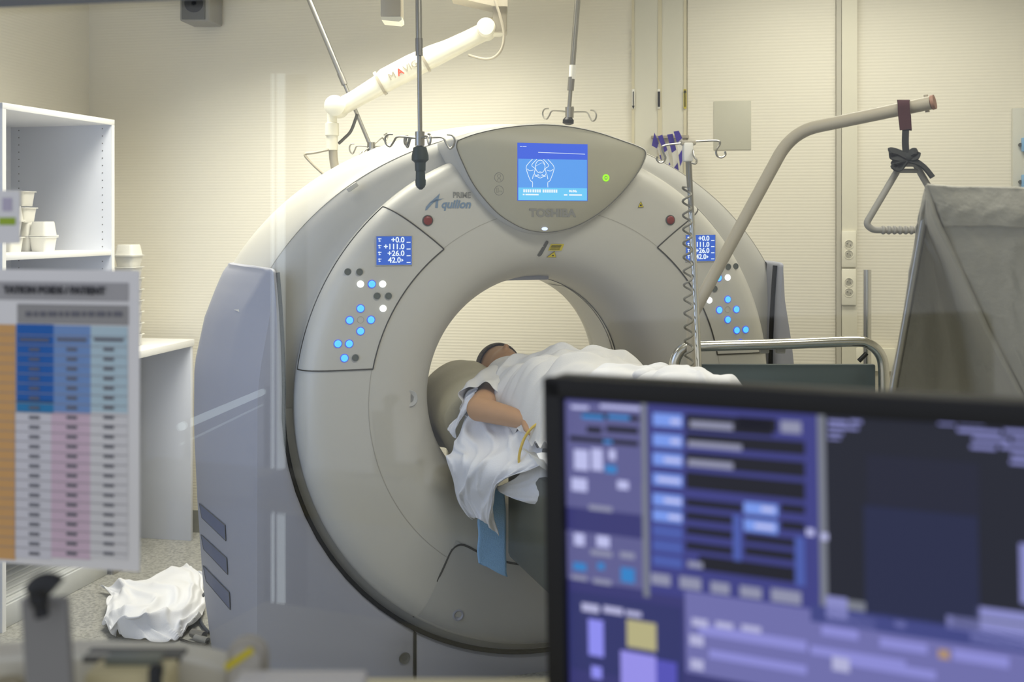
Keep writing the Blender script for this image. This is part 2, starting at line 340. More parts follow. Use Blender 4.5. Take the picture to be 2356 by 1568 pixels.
def side(sgn):
    mb = MB(); rows = []
    zs = [0, .03, .06, .09, .12, .15, .185, .22, .27, .32, .38, .45, .52, .6, .68, .76, .84, .92, 1.0, 1.05, 1.1, 1.15, 1.2, 1.26, 1.30, 1.34, 1.365, 1.382, 1.39]
    for z in zs:
        xi = max(inner(z), .471); fl = flank(z); xe = fl[0][0]
        pr = [(xi, .16), (xi, .075), (xi+.003, .064), (xi+.009, .060)]
        for t in (.25, .5, .75, 1): pr.append((xi+.009+(max(xe, xi+.011)-xi-.009)*t, .060+.002*t))
        pr += [(max(x, xi+.012+.0005*i), q) for i, (x, q) in enumerate(fl[1:-1])]+[fl[-1]]
        rows.append([g(sgn*x, q, z) for x, q in pr])
    last = rows[-1]; cen = g(sgn*.99, .4, 1.395)
    rows.append([p.lerp(cen, .02)+Z*.006 for p in last]); rows.append([p.lerp(cen, .06)+Z*.009 for p in last]); rows.append([p.lerp(cen, .75)+Z*.010 for p in last])
    mb.grid(rows)
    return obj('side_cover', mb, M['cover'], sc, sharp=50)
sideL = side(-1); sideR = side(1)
mb = MB(); rows = []
for k in range(41):
    x = -.467+.934*k/40; zt = ZC-math.sqrt(RG*RG-x*x)
    rows.append([g(x, .16, zt), g(x, .075, zt), g(x, .064, zt-.003), g(x, .060, zt-.009), g(x, .060, .0), g(x, .3, 0)])
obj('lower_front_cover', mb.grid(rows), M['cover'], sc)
gk = [g(-inner(z)+.006, .092, z) for z in (1.388, 1.34, 1.28, 1.2, 1.1, 1.0)]+[g((RG-.006)*math.cos(a), .092, ZC+(RG-.006)*math.sin(a)) for a in [R(-179+k*2) for k in range(90)]]+[g(inner(z)-.006, .092, z) for z in (1.0, 1.1, 1.2, 1.28, 1.34, 1.388)]
obj('dark_gap_line', MB().tube(gk, .0085, 8), M['groove'], sc)  # black tube standing in for the shade in the gap around the rim
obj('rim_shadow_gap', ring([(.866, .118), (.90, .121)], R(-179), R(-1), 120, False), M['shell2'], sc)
for sg in (-1, 1): obj('cover_seam', MB().box(g(sg*.469-.004, .0585, 0), gu*.008, gv*.05, Z*.185), M['groove'], sc)
# vents on the left side cover
def sidepoint(px, py):
    pv = None
    for k in range(300):
        s = .08+.49*k/299; x, z = L(px, py, s); z_ = min(1.38, max(0, z)); xs = flank(z_)[1:9]
        for (a, sa), (b, sb) in zip(xs, xs[1:]):
            if sa <= s <= sb and sb > sa:
                d = -x-(a+(b-a)*(s-sa)/(sb-sa))
                if pv is not None and (pv[0] > 0) != (d > 0): t = pv[0]/(pv[0]-d); return [p+(q-p)*t for p, q in zip(pv[1:], (x, s, z))]
                pv = (d, x, s, z); break
    return pv[1:]
dvm = mat('vent_recess', sr(96, 104, 132), .5)
for q in (((460, 1157), (466, 1190), (521, 1243), (519, 1207)), ((464, 1229), (470, 1262), (525, 1320), (523, 1283)), ((469, 1300), (476, 1336), (531, 1401), (529, 1362))):
    (ax_, ay_), (bx_, by_), (cx_, cy_), (dx_, dy_) = q; rows = []
    for i in range(4):
        u = i/3; l0 = (ax_+(bx_-ax_)*u, ay_+(by_-ay_)*u); l1 = (dx_+(cx_-dx_)*u, dy_+(cy_-dy_)*u)
        rows.append([g(*sidepoint(l0[0]+(l1[0]-l0[0])*j/10, l0[1]+(l1[1]-l0[1])*j/10+10*math.sin(PI*j/10)*0))-gu*.0025-gv*.002 for j in range(11)])
    mb = MB().grid(rows); v_ = obj('vent_slot', mb, dvm, sc, recalc=False)
    obj('slot_lip', MB().tube(rows[0]+[r[-1] for r in rows[1:]]+rows[-1][::-1][1:]+[r[0] for r in rows[::-1][1:-1]], .0014, 5, closed=True), M['dgrey'], v_)
# faint circular joint on the front cover
jr = .6365
obj('cover_joint', ring([(jr-.0012, sface(jr)-.0006), (jr+.0012, sface(jr)-.0006)]), M['faint'], sc)
# control panels
def tl(rr, sg):
    t = min(1, max(0, (rr-.637)/(.864-.637))); return R(127.6+(131.9-127.6)*t)
def panel(sg):
    mb = MB(); rows = []; R0, R1 = .634, .863; seam = []
    def pt(rr, a, off):
        a2 = a if sg < 0 else PI-a; return gp(rr, a2, sface(rr)-off)
    for i in range(25):
        rr = R0+(R1-R0)*i/24; a_t = tl(rr, sg); a_b = PI-math.asin(.118/rr); rows.append([pt(rr, a_t+(a_b-a_t)*j/30, .0025) for j in range(31)])
    mb.grid(rows); obj_ = obj('control_panel', mb, M['shell'], sc, sharp=60, recalc=False)
    per = [rows[0][j] for j in range(31)]+[rows[i][30] for i in range(25)]+[rows[24][j] for j in range(30, -1, -1)]+[rows[i][0] for i in range(24, -1, -1)]
    obj('panel_seam', MB().tube(per, .0023, 6, closed=True), M['seam'], obj_)
    return obj_
pan = {-1: panel(-1), 1: panel(1)}
# lower service panel of the front cover
mb = MB(); rows = []
for i in range(17):
    rr = .575+(.862-.575)*i/16; t = i/16; x = .345+(.474-.345)*t; a = math.asin(min(1, x/rr)); rows.append([gp(rr, -PI/2-a+2*a*j/40, sface(rr)-.003) for j in range(41)])
mb.grid(rows); sp = obj('service_panel', mb, M['shell2'], sc, sharp=60, recalc=False)
per = bend([rows[16][0], rows[0][0]], .02)
per = bend([rows[16][0], rows[8][0], rows[0][0]-Z*0, rows[0][6]], .05)+rows[0][7:34]+bend([rows[0][34], rows[0][40], rows[8][40], rows[16][40]], .05)
obj('panel_seam', MB().tube(per, .0035, 6), M['seam'], sp)
# buttons and displays
def disc(c, rad, m, par, name, h=.004, n=24, ring_=None):
    mb = MB().lathe([(rad, 0), (rad, h*.6), (rad*.86, h), (rad*.4, h*1.05)], c, -gv, n); return obj(name, mb, m, par, sharp=50)
def bpos(px, py, s=0): 
    x, z = L(px, py, s); return x, z
BT = [('bdark', 801, 625), ('bdark', 827, 625), ('bdark', 867, 680), ('bdark', 893, 680), ('bdark', 817, 822), ('bblue', 855, 653), ('bblue', 829, 709), ('bblue', 804, 736), ('bblue', 853, 735), ('bblue', 829, 761), ('bblue', 777, 790), ('bblue', 803, 790), ('bblue', 792, 823), ('bwhite', 829, 653), ('bwhite', 880, 653), ('bwhite', 881, 709)]
for sg in (-1, 1):
    for kind, px, py in BT:
        x, z = bpos(px, py); x = -sg*x if sg > 0 else x
        rr = math.hypot(x, z-ZC); s = sface(rr)-.0025
        if kind == 'bdark':
            s -= .0035
            obj('button', MB().lathe([(.0112, 0), (.0112, .001), (.008, .0015), (.0075, -.001), (.004, -.001)], g(x, s, z), -gv, 24), M['bdark'], pan[sg], sharp=30)
        else:
            b = disc(g(x, s, z), .0115, M[kind], pan[sg], 'button')
            if kind == 'bblue': obj('button_ring', MB().lathe([(.0138, 0), (.0138, .0015), (.0112, .003)], g(x, s, z), -gv, 24, cap=False), M['halo'], b)
    x, z = bpos(829, 735); x = -sg*x if sg > 0 else x
    obj('button', MB().tube([g(x+.0105*math.cos(a), -.003, z+.0105*math.sin(a)) for a in [2*PI*k/24 for k in range(24)]], .0006, 5, closed=True), M['faint'], pan[sg])
    x, z = bpos(906, 576); x = -x if sg > 0 else x
    d = obj('display', MB().box(g(x-.0575, -.006, z-.046), gu*.115, gv*.006, Z*.092), M['sblue'], pan[sg])
    obj('display_bezel', MB().tube([g(x+a*.059, -.004, z+b*.0475) for a, b in ((-1, -1), (1, -1), (1, 1), (-1, 1))], .0022, 6, closed=True), M['shell2'], d)
    for i, tx in enumerate(('+0.0', '+111.0', '+26.0', '42.0')):
        zz = z+.034-.0218*i
        text(tx, .0245, g(x+.034 - (.012 if i == 3 else 0), -.0065, zz), gu, Z, M['swhite'], d, align='RIGHT', bold=.0006)
    gl_ = MB()
    for i in range(4):
        zz = z+.034-.0218*i
        gl_.box(g(x+.041, -.0067, zz-.009), gu*.013, gv*.0005, Z*.003)
        gl_.box(g(x-.053, -.0067, zz+.003), gu*.011, gv*.0005, Z*.0025); gl_.box(g(x-.051, -.0067, zz-.004), gu*.0065, gv*.0005, Z*.002); gl_.box(g(x-.050, -.0067, zz-.005), gu*.002, gv*.0005, Z*.012)
    gl_.prism([g(x+.024, -.0067, z-.026), g(x+.024, -.0067, z-.037), g(x+.031, -.0067, z-.0315)], gv*.0005)
    obj('display_symbols', gl_, M['swhite'], d)
for px, py in ((984, 507), (1542, 506)):
    x, z = bpos(px, py); s = sface(math.hypot(x, z-ZC))
    b = obj('emergency_button', MB().lathe([(.0145, 0), (.0145, .004), (.012, .006), (.006, .0065)], g(x, s, z), -gv, 28), M['red'], sc, sharp=50)
    obj('button_collar', MB().tube([g(x+.0165*math.cos(a), s-.001, z+.0165*math.sin(a)) for a in [2*PI*k/28 for k in range(28)]], .0022, 6, closed=True), M['dgrey'], b)
# dome with the main display
DO = [(1046, 320), (1090, 304), (1150, 291), (1210, 284.5), (1260, 283), (1320, 289), (1380, 302), (1440, 322), (1480, 337), (1492, 348), (1488, 368), (1476, 392), (1455, 422), (1425, 456), (1390, 487), (1350, 513), (1310, 530), (1270, 538), (1240, 538), (1208, 532), (1175, 517), (1140, 493), (1105, 455), (1080, 420), (1060, 380), (1043, 338)]
SD = -.032
dl = [L(px, py, SD) for px, py in DO]; dl = [(p.x, p.z) for p in cr([Vector((x, 0, z)) for x, z in dl+[dl[0]]], 4)[:-1]]
cx = sum(p[0] for p in dl)/len(dl); cz = sum(p[1] for p in dl)/len(dl)
def off(k, s, dz=0): return [g(cx+(x-cx)*k, s, cz+(z-cz)*k+dz) for x, z in dl]
mb = MB(); mb.grid([off(1.0, .5, -.02), off(1.015, .3), off(1.012, .05), off(1.008, -.005), off(.995, -.022), off(.972, SD+.001)], cv=True)
dome = obj('display_housing', mb, M['shell2'], sc, sharp=60)
k0 = len(dl); mb = MB(); mb.add(off(.972, SD+.001)+off(.963, SD+.0025)+off(.955, SD), [(i, (i+1) % k0, k0+(i+1) % k0, k0+i) for i in range(k0)]+[(k0+i, k0+(i+1) % k0, 2*k0+(i+1) % k0, 2*k0+i) for i in range(k0)]+[tuple(range(2*k0, 3*k0))])
obj('front_plate', mb, M['dome'], dome, sharp=60)
obj('plate_seam', MB().tube(off(.966, SD-.0005), .0012, 5, closed=True), M['dgrey'], dome)
sx0, sz1 = L(1192, 329.5, SD); sx1, sz0 = L(1350, 461, SD)
def sxz(u, v, e=.002): return g(sx0+(sx1-sx0)*u, SD-e, sz1+(sz0-sz1)*v)
def srect(u0, v0, u1, v1, e=.002): return MB().add([sxz(u0, v0, e), sxz(u1, v0, e), sxz(u1, v1, e), sxz(u0, v1, e)], [(0, 1, 2, 3)])
scr = obj('main_display', MB().box(sxz(-.012, 1.012, .001), gu*(sx1-sx0)*1.024, -gv*.0, Z*0) if False else MB().box(sxz(-.01, 1.01, .0), gu*(sx1-sx0)*1.02, -gv*.0015, Z*(sz1-sz0)*1.02), M['s1'], sc)
obj('screen_header', srect(0, 0, 1, .27), M['s1'], scr, recalc=False); obj('screen_picture', srect(0, .27, 1, .78), M['s2'], scr, recalc=False); obj('screen_footer', srect(0, .78, 1, 1), M['s3'], scr, recalc=False)
def stroke(pts, wd=.0012): return [sxz((px-1192)/158, (py-330)/131, .003) for px, py in pts], wd
fg = MB()
# figure read from the enlarged photo (pixels of the photo)
for sgn in (1, -1):
    def mx_(pts): return pts if sgn > 0 else [(2*1241.5-a, b) for a, b in pts]
    for pts in (mx_([(1224, 366), (1211, 381), (1211, 393), (1219, 415), (1224, 419), (1224, 431)]), mx_([(1234, 366), (1222, 380), (1230, 388), (1228, 398), (1232, 404), (1238, 401)]), mx_([(1212, 389), (1218, 393), (1226, 391)]), mx_([(1226, 401), (1224, 412)]), mx_([(1229, 405), (1236, 407), (1241.5, 410)])):
        p, wd = stroke(pts); fg.tube(cr(p, 3), .0011, 5)
p, _ = stroke([(1241.5+11*math.cos(a), 385+15*math.sin(a)-2) for a in [2*PI*k/20 for k in range(20)]]); fg.tube(p, .0011, 5, closed=True)
for pts in ([(1230, 383), (1240, 377), (1247, 374), (1252, 380)], [(1239, 395), (1244, 395)], [(1236, 403), (1241.5, 405), (1247, 403)]): fg.tube(cr(stroke(pts)[0], 3), .0006, 5)
fg.tube(stroke([(1237, 350), (1345, 352)])[0], .0009, 5)
obj('screen_figure', fg, M['swhite'], scr)
def tx(b, size, px, py, m='swhite', par=scr, **k): return text(b, size, sxz((px-1192)/158, (py-330)/131, .003), gu, Z, M[m], par, **k)
bar = MB()
x = 1203
for wd in (5, 5, 4.5, 4.5, 2, 5, 5, 5, 5, 0, 5, 5, 5, 5, 5, 5, 5):       # unreadable blurred writing in the photo
    if wd:
        bar.add([sxz((x+a-1192)/158, (y_-330)/131, .003) for a, y_ in ((0, 436), (wd-1.2, 436), (wd-1.2, 443), (0, 443))], [(0, 1, 2, 3)])
    x += (wd or 3)
for x0, wd in ((1202, 4), (1208, 30), (1296, 8), (1308, 30)): bar.add([sxz((x0+a-1192)/158, (y_-330)/131, .003) for a, y_ in ((0, 446.5), (wd, 446.5), (wd, 450), (0, 450))], [(0, 1, 2, 3)])
obj('screen_writing', bar, M['swhite'], scr, recalc=False)
tx('Mr/Ms', .011, 1317, 439.5, bold=.0003); tx('--- -----', .008, 1203, 337, bold=.0003)
x, z = L(1271, 490.5, SD); text('TOSHIBA', .036, g(x, SD-.001, z), gu, Z, M['txt'], dome, bold=.0016, wide=1.12)
for px, py in ((1148, 408), (1148, 438)):
    x, z = L(px, py, SD); ic = MB().tube([g(x+.0155*math.cos(a), SD, z+.0155*math.sin(a)) for a in [2*PI*k/28 for k in range(28)]], .001, 5, closed=True)
    if py < 420:
        ic.tube([g(x+.0055*math.cos(a), SD, z+.005+.006*math.sin(a)) for a in [2*PI*k/14 for k in range(14)]], .0008, 5, closed=True); ic.tube([g(x-.007, SD, z-.011), g(x-.004, SD, z-.004), g(x+.004, SD, z-.004), g(x+.007, SD, z-.011)], .0008, 5)
    else:
        ic.tube([g(x-.008, SD, z+.008), g(x-.002, SD, z+.008), g(x-.002, SD, z-.006), g(x-.008, SD, z-.006)], .0008, 5, closed=True); ic.tube([g(x, SD, z-.002), g(x+.01, SD, z-.002), g(x+.01, SD, z-.006)], .0008, 5)
    obj('status_icon', ic, M['txt'], dome)
x, z = L(1394, 409, SD); b = obj('green_lamp', MB().tube([g(x+.0095*math.cos(a), SD-.001, z+.0095*math.sin(a)) for a in [2*PI*k/28 for k in range(28)]], .003, 8, closed=True), M['green'], dome)
obj('lamp_core', MB().ell(g(x, SD-.001, z), .003, .003, .003), M['green'], b)
x, z = L(1253, 526, -.02); lc = obj('lamp_cover', MB().ell(g(x+.015, -.018, z), .055, .012, .011, ax=Matrix.Rotation(TH, 3, 'Z')), M['liner'], dome); obj('white_lamp', MB().ell(g(x-.004, -.03, z), .012, .006, .006, ax=Matrix.Rotation(TH, 3, 'Z')), M['led'], lc)
# writing on the front cover
x, z = L(1065, 449, 0); s = sface(math.hypot(x, z-ZC)); text('PRIME', .0265, g(x-.004, s-.001, z), gu, Z, M['txt'], sc, bold=.0006, wide=.88)
x, z = L(1048, 470, 0); text('quilion', .038, g(x+.001, s-.001, z), gu, Z, M['blueprint'], sc, bold=.0012, shear=.25, wide=.98)
x, z = L(995, 464, 0)
lg = MB()
def q2(px, py): a, b = L(px, py, 0); return g(a, -.001, b)
lg.add([q2(*p) for p in ((978, 484), (980, 476), (990, 464), (1003, 453), (1012, 444), (1009, 457), (1007, 478), (1001, 478), (1003, 461), (992, 471), (983, 482))], [(0, 1, 2, 9, 10), (2, 3, 8, 9), (3, 4, 5, 8), (5, 6, 7, 8)])
lg.add([q2(*p) for p in ((986, 467), (1003, 459), (1022, 456), (1004, 463))], [(0, 1, 2, 3)])
obj('lettering', lg, M['blueprint'], sc, recalc=False)
# laser slit, warning labels, small details
def L3(px, py, e=.001, s=0):
    x, z = L(px, py, s); rr = math.hypot(x, z-ZC); return g(x, sface(rr)-e, z)
obj('laser_window', MB().add([L3(px, py, .003) for px, py in ((1258, 556), (1261, 553.5), (1264.5, 555), (1265, 559), (1254, 587), (1251, 590), (1247, 590.5), (1243.5, 588))], [tuple(range(8))]), M['dgrey'], sc, recalc=False)
lb = obj('warning_label', MB().add([L3(px, py, .003) for px, py in ((1271, 561.5), (1301.5, 561.5), (1298, 576.5), (1267, 576.5))], [(0, 1, 2, 3)]), M['yellow'], sc, recalc=False)
wl = MB()
for k in range(4): wl.add([L3(px, py, .0036) for px, py in ((1273-k, 564+k*3), (1296-k, 564+k*3), (1295.6-k, 565.2+k*3), (1272.6-k, 565.2+k*3))], [(0, 1, 2, 3)])
obj('label_print', wl, M['ink'], lb, recalc=False)
for pts, c in ((((1282, 578.5), (1288.5, 592.5), (1266.5, 592.5)), (1280, 587.5)), (((1473.3, 463), (1479.5, 476.5), (1467, 476.5)), (1473.2, 472))):
    t = obj('warning_triangle', MB().add([L3(*p, .004) for p in pts], [(0, 1, 2)]), M['yellow'], sc, recalc=False)
    obj('triangle_border', MB().tube([L3(*p, .004) for p in pts], .0008, 5, closed=True), M['ink'], t)
    obj('triangle_symbol', MB().lathe([(.0035, 0), (.0035, .0005)], L3(*c, .0042), -gv, 12), M['ink'], t)
obj('bore_sensor', MB().cbox(g(-.035, .22, ZC+.394), .085, .035, .009, .006, gu, gv), M['cover'], sc)
x, z = L(945, 918, .01); obj('speaker_recess', MB().lathe([(.029, -.002), (.027, .0015), (.022, .001), (.015, -.002)], g(x, sface(math.hypot(x, z-ZC)), z), -gv, 32), M['shell2'], sc, sharp=40)
x, z = L(1054, 1414, 0); obj('screw_cap', MB().lathe([(.019, 0), (.019, .006), (.015, .007), (.010, .002), (.004, .002)], g(x, sface(math.hypot(x, z-ZC)), z), -gv, 28), M['cover'], sc)
x, z = L(931, 1513, .058); obj('screw_cap', MB().lathe([(.019, 0), (.018, .003), (.012, .001), (.004, -.002)], g(x, .058, z), -gv, 28), M['dgrey'], sc)
x, z = L(812, 430, .13); obj('latch', MB().cbox(g(x, .139, z), .020, .008, .008, .003, (gu*.82+Z*.57).normalized(), gv, (Z*.82-gu*.57).normalized()), M['shell'], sc)

# ================================================================== COUCH AND PATIENT
cm = mat('couch_body_shaded', sr(82, 86, 78), .6)  # carriage colour darkened to carry the shade under the couch
couch = thing('patient_couch', g(0, -.95, 0), TH, 'white patient couch running from the bore towards the desk', 'patient couch')
mb = MB(); prof = [(-.235, .865), (-.225, .84), (-.16, .812), (0, .80), (.16, .812), (.225, .84), (.235, .865), (.2, .872), (0, .85), (-.2, .872)]
mb.grid([[g(x, s, z) for x, z in prof] for s in (-1.45, -1.0, -.5, 0, .45, .6)], cv=True)
mb.f.append(tuple(range(len(mb.v)-10, len(mb.v)))); mb.f.append(tuple(range(10))[::-1])
obj('tabletop', mb, M['white'], couch)
obj('mattress', MB().box(g(-.21, -1.4, .86), gu*.42, gv*1.75, Z*.03, .012), M['dgrey'], couch)
obj('carriage', MB().box(g(-.218, -1.36, .476), gu*.436, gv*1.21, Z*.325, .02), cm, couch)
obj('pedestal', MB().box(g(-.18, -1.33, .12), gu*.36, gv*.70, Z*.37, .02), mat('couch_bellows', sr(110, 112, 106), .7), couch)
obj('foot_plinth', MB().box(g(-.21, -1.4, 0), gu*.42, gv*.85, Z*.12, .015), M['dgrey'], couch)

def body_mesh(prims, voxel=.007, it=4):
    """prims: tapered capsules (p0,r0,p1,r1) or ('e', c, (rx,ry,rz), axis)"""
    mb = MB()
    for p in prims:
        if p[0] == 'e': mb.ell(p[1], *p[2], n=20, m=14, ax=p[3] if len(p) > 3 else None)
        else:
            a, ra, b, rb = p; a = Vector(a); b = Vector(b); d = (b-a); n = max(2, int(d.length/.02)); dn = d.normalized()
            pts = []; rs = []
            for k in range(5): an = PI/2*k/5; pts.append(a-dn*ra*math.cos(an)*.98); rs.append(max(.0008, ra*math.sin(an)))
            for k in range(n+1): pts.append(a+d*k/n); rs.append(ra+(rb-ra)*k/n)
            for k in range(1, 6): an = PI/2*k/5; pts.append(b+dn*rb*math.sin(an)*.98); rs.append(max(.0008, rb*math.cos(an)))
            mb.tube(pts, rs, 16)
    me = bpy.data.meshes.new('tmp'); me.from_pydata([tuple(v) for v in mb.v], [], mb.f); o = bpy.data.objects.new('tmp', me); C.objects.link(o)
    r = o.modifiers.new('r', 'REMESH'); r.mode = 'VOXEL'; r.voxel_size = voxel
    sm = o.modifiers.new('s', 'SMOOTH'); sm.iterations = it; sm.factor = .5
    dg = bpy.context.evaluated_depsgraph_get(); e = bpy.data.meshes.new_from_object(o.evaluated_get(dg)); out = MB().add([v.co.copy() for v in e.vertices], [tuple(p.vertices) for p in e.polygons])
    bpy.data.objects.remove(o); bpy.data.meshes.remove(me); bpy.data.meshes.remove(e); return out
person = thing('person', g(0, -.3, .89), TH, 'person in a white gown lying on the couch, bare arm bent, head in the bore', 'person')
Hc = g(-.078, .36, 1.006); RT = Matrix.Rotation(TH, 3, 'Z')
pr = [('e', Hc, (.074, .105, .088), RT), ('e', g(-.078, .30, 1.02), (.06, .075, .07), RT),       # skull, jaw
      (g(-.078, .315, 1.082), .012, g(-.078, .29, 1.098), .012), ('e', g(-.078, .262, 1.076), (.022, .012, .009), RT), ('e', g(-.078, .232, 1.06), (.026, .02, .018), RT),
      ('e', g(-.078, .345, 1.078), (.045, .014, .01), RT), ('e', g(-.153, .35, 1.0), (.008, .016, .028), RT), ('e', g(-.003, .35, 1.0), (.008, .016, .028), RT),
      (g(-.05, .28, .985), .055, g(-.03, .16, .965), .05),
      ('e', g(-.02, .02, .975), (.175, .18, .085), RT), ('e', g(0, -.25, .98), (.155, .2, .10), RT), ('e', g(0, -.46, .975), (.17, .15, .09), RT),
      (g(-.15, .12, .970), .052, g(.14, .12, .970), .052),
      (g(-.17, .12, .965), .05, g(-.29, -.085, .945), .043), (g(-.29, -.085, .945), .041, g(-.20, -.33, .94), .027), (g(.17, .12, .98), .055, g(.24, -.12, .95), .043), (g(.24, -.12, .95), .04, g(.14, -.33, .99), .027)]
for sg in (-1, 1):
    pr += [(g(sg*.09, -.45, .98), .085, g(sg*.1, -.76, .975), .056), (g(sg*.1, -.76, .975), .053, g(sg*.09, -1.0, .95), .038), (g(sg*.09, -1.02, .95), .036, g(sg*.1, -1.05, 1.10), .028), ('e', g(sg*.09, -1.03, .93), (.036, .04, .034), RT)]
def hand(wr, dr, lat, nrm, sgn):
    P = []; dr = dr.normalized(); lat = lat.normalized(); nrm = nrm.normalized()
    P.append(('e', wr+dr*.05, (.038, .05, .016), Matrix((lat, dr, nrm)).transposed()))
    for i, (o_, ln) in enumerate(((-.028, .072), (-.01, .082), (.009, .078), (.026, .062))):
        a = wr+dr*.085+lat*o_*1.05; b = a+(dr+lat*o_*1.5)*ln*.5+nrm*-.006; c = b+dr*ln*.35+nrm*-.02; P += [(wr+dr*.045+lat*o_*.9, .011, a, .0095), (a, .0095, b, .0085), (b, .0085, c, .0075)]
    a = wr+dr*.025+lat*(-.033); b = a+dr*.035+lat*-.02-nrm*.008; c = b+dr*.028-lat*.004-nrm*.01; P += [(a, .013, b, .0105), (b, .0105, c, .009)]
    return P
dirL = (g(-.20, -.33, .94)-g(-.29, -.085, .945)); pr += hand(g(-.20, -.33, .94), dirL, gu, Z, 1)
dirR = (g(.14, -.33, .99)-g(.24, -.12, .95)); pr += hand(g(.14, -.33, .99), dirR+Z*0, -gu, Z, 1)
obj('body', body_mesh(pr), M['skin'], person, sharp=180, recalc=False)
# hair cap
mb = MB(); hr = body_mesh([('e', Hc+gv*.024+Z*.002, (.084, .092, .092), RT)], .007, 2)
cf_ = lambda f: sum((hr.v[i] for i in f), Vector())/len(f)-Hc
k_ = [f for f in hr.f if cf_(f).dot(gv) > .015 or (cf_(f).dot(gv) > -.04 and cf_(f).z < .02)]
hr.f = k_; obj('hair', hr, M['hair'], person, sharp=180, recalc=False, solid=.006)
# gown over the torso, sheet over the legs: one height field draped over the body
TOPZ = [(.26, 1.058), (.18, 1.092), (.08, 1.108), (0, 1.118), (-.15, 1.140), (-.3, 1.152), (-.42, 1.150), (-.52, 1.140), (-.62, 1.128), (-.72, 1.112), (-.80, 1.108), (-.88, 1.128), (-.95, 1.158), (-1.0, 1.170), (-1.06, 1.168), (-1.12, 1.14), (-1.2, 1.0)]
def topz(s):
    for (a, za), (b, zb) in zip(TOPZ, TOPZ[1:]):
        if b <= s <= a: t = (a-s)/(a-b); t = t*t*(3-2*t); return za+(zb-za)*t
    return TOPZ[0][1] if s > .26 else .95
def hw(s): return .228 if s > -.5 else .21
def drape(s0, s1, x0, x1, base, folds, n=90, m=70, lift=0):
    rows = []
    for i in range(n+1):
        s = s0+(s1-s0)*i/n; row = []
        for j in range(m+1):
            x = x0+(x1-x0)*j/m; t = abs(x)/hw(s); z = base+(topz(s)-base)*max(0, 1-t**3.4)**.6 if t < 1 else base
            w1 = noise.noise(Vector((x*2.5, s*2.5, 9)))*.9; rid = (1-abs(math.sin((x*5-s*8)+w1*4)))**4; rid2 = (1-abs(math.sin((x*13-s*9)+w1*7)))**4
            f = folds*(noise.noise(Vector((x*3+s*9, s*3-x*7, 1.3)))*.7+.5*noise.noise(Vector((x*9+s*22, s*5-x*12, 4)))+.75*rid*(.5+noise.noise(Vector((x*4, s*4, 2))))+.4*rid2)
            row.append(g(x, s+f*.2, z+f+lift))
        rows.append(row)
    return rows
gown = obj('gown', MB().grid(drape(.205, -.62, -.235, .235, .93, .042, 150, 110, lift=-.022)), M['gown'], person, sharp=180, solid=.003, subd=1)
# sleeve of the gown around the upper arm: opens towards the elbow
sl_rows = []
c0, c1 = g(-.165, .14, .985), g(-.262, -.02, .952)
dax = (c1-c0).normalized(); la = dax.cross(Z).normalized(); lu = la.cross(dax)
for i in range(11):
    t = i/10; c = c0.lerp(c1, t); sl_rows.append([c+(la*math.cos(a)*(.076+.004*t)+lu*math.sin(a)*(.068-.004*t))+(la*math.cos(a)+lu*math.sin(a))*.007*(math.sin(a*5+t*5)+.6*math.sin(a*9-t*8))*(.4+t) for a in [2*PI*k/36 for k in range(36)]])
obj('sleeve', MB().grid(sl_rows, cv=True), M['gown'], person, sharp=180, solid=.003, subd=1)
sheet_top = thing('bed_sheet', g(0, -1.0, .87), TH, 'white sheet over the legs and feet, knotted above the knees', 'sheet')
obj('covering', MB().grid(drape(-.56, -1.22, -.26, .26, .88, .036, 120, 90, lift=-.002)), M['sheet'], sheet_top, sharp=180, solid=.003, subd=1)
kn = MB(); kb = g(.0, -.74, 1.127)
for k in range(5):
    a = k*1.3; kn.ell(kb+Vector((math.cos(a)*.018, math.sin(a)*.016, .006*(k % 2))), .026, .02, .016)
obj('knot', kn, M['sheet'], sheet_top, sharp=180, subd=1)
# under-sheet hanging over the left side of the couch
def D(px, py, s): x, z = L(px, py, s); return g(x, s, z)
us = thing('drape_cloth', D(1120, 1100, -.2), 0, 'crumpled white cloth hanging in points from the couch beside the bore', 'cloth')
rows = [[D(1085, 905, .05), D(1140, 930, -.05), D(1190, 965, -.2), D(1260, 965, -.35), D(1330, 960, -.5)],
        [D(1062, 990, .02), D(1120, 985, -.1), D(1180, 992, -.25), D(1250, 992, -.38), D(1330, 985, -.52)],
        [D(1045, 1032, -.03), D(1100, 1030, -.14), D(1160, 1030, -.27), D(1230, 1030, -.40), D(1330, 1020, -.55)],
        [D(1028, 1050, -.05), D(1075, 1065, -.19), D(1130, 1075, -.30), D(1185, 1082, -.40), D(1240, 1075, -.47)],
        [D(1042, 1105, -.05), D(1068, 1120, -.15), D(1108, 1125, -.26), D(1145, 1118, -.32), D(1160, 1110, -.38)],
        [D(1058, 1160, -.06), D(1070, 1150, -.12), D(1108, 1165, -.19), D(1128, 1165, -.28), D(1136, 1160, -.30)],
        [D(1086, 1196, -.07), D(1096, 1190, -.13), D(1110, 1195, -.17), D(1128, 1212, -.22), D(1148, 1236, -.24)]]
obj('left_fall', MB().grid(patch(rows, 9, 12, .012, 9, 3, rid=.040, rf=3, slant=.5, rdir=(-.4, -.8, .4))), M['sheet'], us, sharp=180, solid=.003, subd=1)
rows = [[D(1100, 893, .02), D(1092, 908, -.0), D(1084, 935, .0)], [D(1070, 905, .05), D(1066, 930, .03), D(1062, 960, .02)], [D(1058, 950, .06), D(1050, 972, .04), D(1048, 992, .02)], [D(1030, 985, .07), D(1042, 1005, .05), D(1052, 1012, .03)]]
obj('sleeve_fall', MB().grid(patch(rows, 9, 9, .008, 12, 5, rid=.022, rf=2, slant=.4, rdir=(-.4, -.8, .4))), M['sheet'], us, sharp=180, solid=.003, subd=1)
